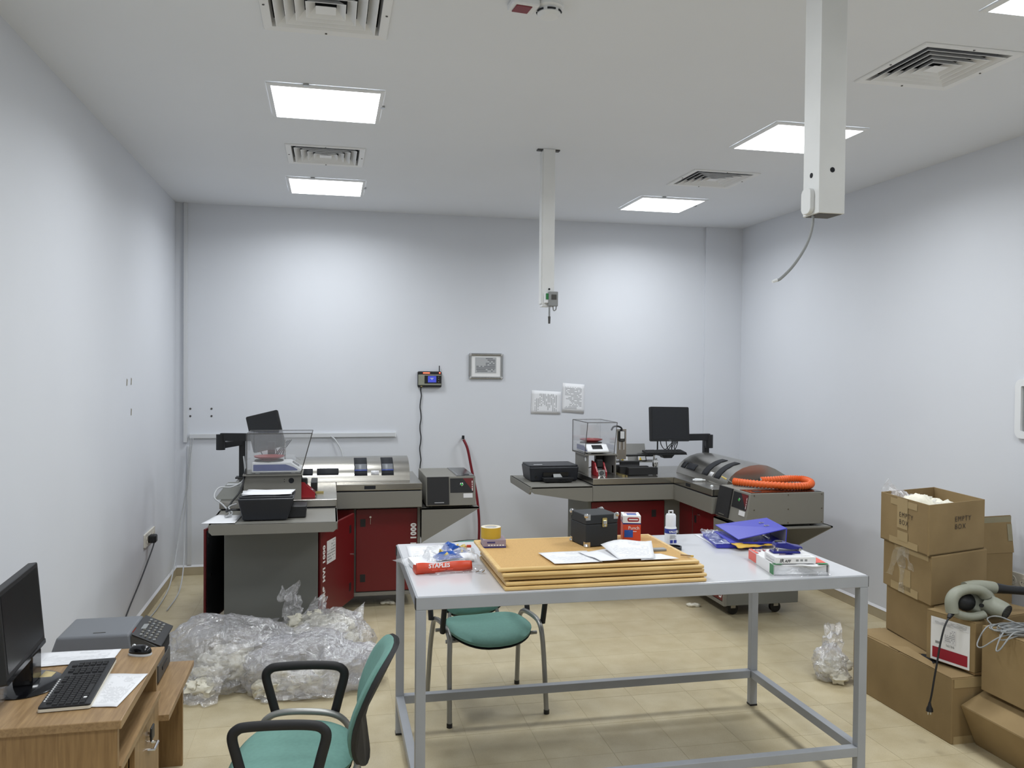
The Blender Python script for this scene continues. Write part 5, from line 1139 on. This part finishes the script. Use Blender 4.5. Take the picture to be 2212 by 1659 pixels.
MB().grid(lambda u, v: (-.14+.10*u+.05*v, .20-.16*v+.10*u, .20+.07*math.sin(PI*u)*(1-v)+.04*noise.noise(Vector((u*5, v*5, 2)))+.03), 12, 12).build('plastic_film', 'bag_film', T, smooth=30)
MB().grid(lambda u, v: (-.02+.16*u, .10-.18*v+.05*u, .235+.03*noise.noise(Vector((u*4, v*4, 7)))-.03*u), 12, 12).build('plastic_film', 'bag_film', T, smooth=30)
MB().grid(lambda u, v: (-.165+.06*u, .23-.05*u, .235+.11*v*(1-.6*abs(2*u-1))), 8, 8).build('plastic_film', 'bag_film', T, smooth=30)
# box with the shipping label
LBq = [(3.128, 3.915), (3.205, 3.655), (3.70, 3.775), (3.625, 4.035)]
T, r = carton('carton with an upside-down white and red label, under the blower', LBq, .352, .612)
MB().box((.0, .0, -.010), (.40, .20, 0)).build('packing_pad', 'carton_in', T)
lb_ = side_patch(T, r[0], r[1], .10, .90, .005, .232, 'shipping_label', 'pack_white', .002)
side_patch(T, r[0], r[1], .14, .86, .018, .075, 'red_band', 'red_label', .003)
side_patch(T, r[0], r[1], .38, .62, .11, .185, 'label_text', 'label_print', .003); side_patch(T, r[0], r[1], .14, .88, .195, .225, 'label_text', 'label_print', .003)
d = Vector((r[1][0]-r[0][0], r[1][1]-r[0][1], 0)).normalized(); n2 = Vector((d.y, -d.x, 0))*.004; p = lerp2(r[0], r[1], .60)
text('94191', .020, 'cable_grey', lb_, frame_m(Vector((p[0], p[1], .105))+n2, -d, (0, 0, -1)))
side_patch(T, r[0], r[1], .20, .30, .095, .108, 'barcode', 'cable_grey', .003)
# box in front, low box under it
N_ = [(3.195, 3.60), (3.20, 3.05), (3.72, 3.06), (3.715, 3.61)]
T, r = carton('carton nearest the room centre, carrying the coiled grey cable', N_, .292, .615)
MB().box((.10, .30, .3235), (.30, .54, .3245)).build('tape', 'tape_beige', T)
T = thing('carton', 'low bulging carton on the floor with a sloping top edge', 'cardboard box', (3.20, 3.0, 0), group='cartons by the right wall')
MB().prism([(0, 0), (-.092, .205), (.06, .278), (.55, .286), (.55, 0)], 'y', 0, .635).build('box', 'carton', T, bev=.003)
MB().prism([(-.09, .2065), (.058, .279), (.058, .281), (-.09, .2085)], 'y', .01, .63).build('flap', 'carton', T)
# tall worn carton
T = thing('carton', 'tall worn carton standing by the right wall behind the stack', 'cardboard box', (3.735, 4.33, 0), group='cartons by the right wall')
MB().box((0, 0, 0), (.315, .30, .80)).build('box', 'carton', T, bev=.003)
MB().add([(-.02, .0, .79), (.32, .0, .79), (.318, .03, 1.012), (-.02, .03, 1.005)], [(0, 1, 2, 3)]).build('raised_flap', 'carton', T, thick=.005)
MB().add([(-.02, .026, .955), (.318, .026, .955), (.318, .026, 1.008), (-.02, .026, 1.0)], [(0, 1, 2, 3)]).xf(Matrix.Translation((0, -.004, 0))).build('worn_strip', 'carton_worn', T)
MB().add([(.285, .008, .86), (.318, .008, .86), (.318, .022, .96), (.285, .022, .96)], [(0, 1, 2, 3)]).xf(Matrix.Translation((0, -.004, 0))).build('worn_strip', 'carton_worn', T)
# bags of cotton: lumps of fibre inside crumpled clear film
def film_blob(c, rad, seed, sc, amp, ridge, nu=96, nv=52):
    mb = MB(); o = 0
    for j in range(nv+1):
        for i in range(nu):
            th, ph = 2*PI*i/nu, PI*j/nv; n0 = Vector((math.sin(ph)*math.cos(th), math.sin(ph)*math.sin(th), math.cos(ph)))
            q = n0+Vector((seed, seed*.7, -seed))
            k = 1+amp*noise.noise(q*1.9)-ridge*abs(noise.noise(q*4.3))-.6*ridge*abs(noise.noise(q*9.1))-.3*ridge*abs(noise.noise(q*19))
            p = Vector(c)+Vector((n0.x*sc[0], n0.y*sc[1], n0.z*sc[2]))*rad*k; p.z = max(p.z, .003+.004*(1+noise.noise(q*12)))
            mb.v.append(tuple(p))
    for j in range(nv):
        for i in range(nu): mb.f.append((j*nu+i, j*nu+(i+1) % nu, (j+1)*nu+(i+1) % nu, (j+1)*nu+i))
    return mb
def lumps(cm, c, rx, ry, rz, n, seed, r0=.030, r1=.055):
    rn = random.Random(seed)
    for k in range(n):
        while True:
            x, y, z = (rn.uniform(-1, 1) for _ in range(3))
            if x*x+y*y+z*z < 1: break
        q = rn.uniform(r0, r1)
        blob(cm, (c[0]+x*rx, c[1]+y*ry, max(c[2]+z*rz, q*.7)), q, seed+k*1.7, (1.15, 1, .8), .6, 2.4, 16, 10, .004, .5)
def bag(label, loc, films, cottons, crests=(), seed=0):
    T = thing('cotton_bag', label, 'bag', loc, group='bags of cotton')
    cm = MB()
    for k, (c, rx, ry, rz, n) in enumerate(cottons): lumps(cm, c, rx, ry, rz, n, seed*31+k)
    cm.build('cotton', 'cotton', T, smooth=80)
    for k, (c, q, sc, amp, ridge) in enumerate(films): film_blob(c, q, seed+k*1.9, sc, amp, ridge).build('plastic_film', 'bag_film', T, smooth=70)
    for k, (P0, P1, P2, P3) in enumerate(crests):
        P0, P1, P2, P3 = map(Vector, (P0, P1, P2, P3))
        def fn(u, v):
            q = Vector((u*3+k, v*3, seed+k)); d = noise.noise(q)*.05+.035*abs(noise.noise(q*2.7))
            e = .03*noise.noise(q*1.5+Vector((7, 0, 0)))
            return (P0*(1-u)+P1*u)*(1-v)+(P3*(1-u)+P2*u)*v+Vector((d, d+e, .6*d))+(P3-P0).normalized()*e
        MB().grid(fn, 26, 20).build('plastic_film', 'bag_film', T, smooth=70)
    return T
bag('small clear bag of cotton on the floor beside the long carton', (2.985, 4.57, 0), [((0, 0, .10), .125, (.8, 1, 1.0), .3, .25)], [((.03, -.01, .07), .05, .07, .05, 14)], [((-.09, -.03, .14), (.05, -.06, .20), (.06, 0, .34), (-.02, .04, .31))], 4)
bag('large clear plastic bag of cotton slumped nearest the desk', (-.58, 5.22, 0), [((.0, .06, .13), .40, (1.05, .95, .62), .22, .16)],
    [((-.12, -.20, .07), .12, .10, .05, 26), ((.06, -.06, .11), .10, .12, .08, 30), ((-.03, .14, .10), .16, .12, .05, 16)],
    [((-.34, .05, .20), (.10, .02, .27), (.25, .30, .24), (-.25, .38, .22)), ((-.02, -.15, .22), (.30, -.05, .25), (.38, .10, .18), (.05, .05, .28)), ((-.30, -.30, .03), (-.02, -.36, .02), (.02, -.22, .16), (-.28, -.18, .14))], 9)
bag('crinkled clear plastic bag lying in front of the heap, by the armchair', (-.10, 5.06, 0), [((.0, .0, .10), .37, (1.05, .70, .60), .22, .16), ((.22, .05, .08), .20, (1.1, 1, .7), .3, .2)],
    [((-.17, -.09, .06), .13, .08, .05, 26), ((.05, -.05, .06), .14, .09, .04, 18)],
    [((-.28, -.05, .20), (.18, .0, .24), (.22, .24, .26), (-.15, .22, .30)), ((.08, -.1, .15), (.36, .0, .11), (.33, .2, .10), (.1, .1, .24)), ((-.30, -.20, .02), (.12, -.26, .02), (.10, -.15, .13), (-.24, -.12, .14))], 17)
bag('open plastic bag heaped with cotton against the grey end panel', (-.05, 5.50, 0), [((.06, -.01, .12), .29, (1.0, .80, .75), .2, .12)],
    [((-.08, .0, .22), .12, .09, .07, 40), ((.07, -.03, .20), .12, .10, .06, 40), ((.14, -.08, .10), .10, .10, .09, 40)],
    [((-.24, .02, .24), (-.12, -.02, .28), (-.13, .05, .47), (-.25, .08, .46)), ((-.10, .05, .28), (.06, .02, .26), (.02, .1, .40), (-.06, .1, .36)), ((.10, -.10, .22), (.27, -.08, .14), (.27, .05, .33), (.18, .05, .27))], 23)
for k, ((x, y), lb) in enumerate((((2.845, 6.22), 'white cotton tuft on the open floor near the closed-door machine'), ((.455, 6.72), 'white cotton tuft under the open-doored machine'))):
    T = thing('cotton_tuft', lb, 'cotton tuft', (x, y, 0))
    cm = MB()
    for j in range(6): blob(cm, (random.uniform(-.04, .04), random.uniform(-.03, .03), .012), .022, j*1.3+k, (1.2, 1, .6), .5, 3, 12, 8, .0, .3)
    cm.build('fibres', 'cotton', T, smooth=80)

# ================================================================ BLOWER AND CABLES
T = thing('leaf_blower', 'grey-green electric blower with black nozzle lying on the cartons', 'blower', (3.285, 3.745, .613), rz=R(-8)); T.scale = (1, 1, .86)
sc_ = MB()
Pp = smooth_path([(-.165, -.06, .045), (-.165, -.05, .11), (-.135, -.04, .155), (-.07, -.03, .175), (.0, -.03, .165), (.03, -.03, .13)], 5)
sc_.tube(Pp, [.030]*3+[.030]*(len(Pp)-3), 12, sx=1.2).build('handle', 'blower_grey', T, smooth=60)
MB().tube(smooth_path([(-.165, -.06, .055), (-.12, -.065, .030), (-.06, -.07, .022), (.0, -.07, .035)], 5), .024, 12).build('handle_foot', 'blower_grey', T, smooth=60)
MB().lathe([(0, -.05), (.070, -.05), (.088, -.03), (.09, .0), (.088, .03), (.070, .045), (0, .045)], 30).xf(Matrix.Translation((.02, .03, .092)) @ Matrix.Rotation(R(68), 4, 'X')).build('fan_housing', 'blower_grey', T, smooth=50)
MB().lathe([(0, 0), (.055, 0), (.057, .03), (.052, .085), (.045, .10), (0, .102)], 28).xf(Matrix.Translation((.045, -.02, .082)) @ Matrix.Rotation(R(30), 4, 'Z') @ Matrix.Rotation(R(104), 4, 'X')).build('motor', 'blower_grey', T, smooth=40)
MB().lathe([(0, -.03), (.04, -.02), (.055, 0), (.04, .02), (0, .03)], 16).xf(Matrix.Translation((-.07, -.02, .095)) @ Matrix.Rotation(R(80), 4, 'X')).build('dark_inset', 'black', T, smooth=50)
nz_ = MB().tube(smooth_path([(-.03, .045, .155), (.05, .05, .165), (.13, .05, .155)], 4), [.040]*4+[.038]*4+[.036], 16).build('outlet', 'blower_grey', T, smooth=60)
MB().tube([(.12, .05, .157), (.20, .045, .146), (.52, .02, .118)], [.034, .026, .023], 16).build('nozzle', 'black', T, smooth=60)
gm = Matrix.Translation((.045, -.02, .082)) @ Matrix.Rotation(R(30), 4, 'Z') @ Matrix.Rotation(R(104), 4, 'X')
gr = MB().lathe([(.044, .1005), (.044, .104), (.040, .104), (.040, .1005)], 28).xf(gm).build('grille_rim', 'black', T, smooth=40)
for k in range(7): y = -.033+.011*k; xw = math.sqrt(max(.0001, .040**2-y*y)); MB().box((-xw, y-.002, .102), (xw, y+.002, .105)).xf(gm).build('grille_bar', 'black', gr)
MB().cyl((-.03, -.002, .06), (-.03, .004, .06), .012, n=12).xf(Matrix.Translation((.01, -.075, .03))).build('vent_plug', 'black', T)
MB().tube(smooth_path([(-.165, -.065, .05), (-.185, -.075, .035), (-.20, -.085, .022)], 4), [.016, .015, .014, .013, .013, .012, .011, .010, .009], 10).build('cord_sleeve', 'black', T, smooth=60)
MB().tube(smooth_path([(-.20, -.085, .022), (-.232, -.10, -.03), (-.262, -.115, -.13), (-.285, -.13, -.23), (-.30, -.135, -.31), (-.315, -.14, -.40), (-.325, -.14, -.455)], 6), .0048, 8).build('cord', 'black', T, smooth=60)
pg = MB().lathe([(.0055, 0), (.009, -.02), (.015, -.035), (.017, -.052), (0, -.054)], 14, (-.325, -.14, -.45)).build('plug', 'black', T, smooth=40)
for s_ in (-1, 1): MB().cyl((-.325+s_*.007, -.14, -.504), (-.325+s_*.007, -.14, -.522), .0025, n=6).build('pin', 'chrome', pg)
T = thing('cable_coil', 'tangled coil of thin grey cable spilling over the carton edge', 'cable', (3.255, 3.44, .617))
rn = random.Random(3)
for k in range(16):
    a0 = rn.uniform(-.25, .25); rx_, ry_ = rn.uniform(.09, .17), rn.uniform(.025, .06); cx_, cy_ = rn.uniform(-.02, .10), rn.uniform(-.03, .05)
    P = []
    for i in range(9):
        q = 2*PI*i/9; x, y = rx_*math.cos(q), ry_*math.sin(q); x, y = x*math.cos(a0)-y*math.sin(a0)+cx_, x*math.sin(a0)+y*math.cos(a0)+cy_
        over = max(0, -.075-x)
        P.append((x, y, .008+.006*(k % 4)+.02*abs(noise.noise(Vector((i, k, 0))))-over*1.0))
    MB().tube(smooth_path(P, 6, True), .0035, 6, closed=True).build('loop', 'cable_grey', T, smooth=60)
MB().tube(smooth_path([(-.06, .10, .02), (-.03, .16, .03), (.0, .12, .05), (.06, .02, .03), (.2, -.02, .02), (.4, -.03, .01)], 6), .0035, 6).build('loop', 'cable_grey', T, smooth=60)
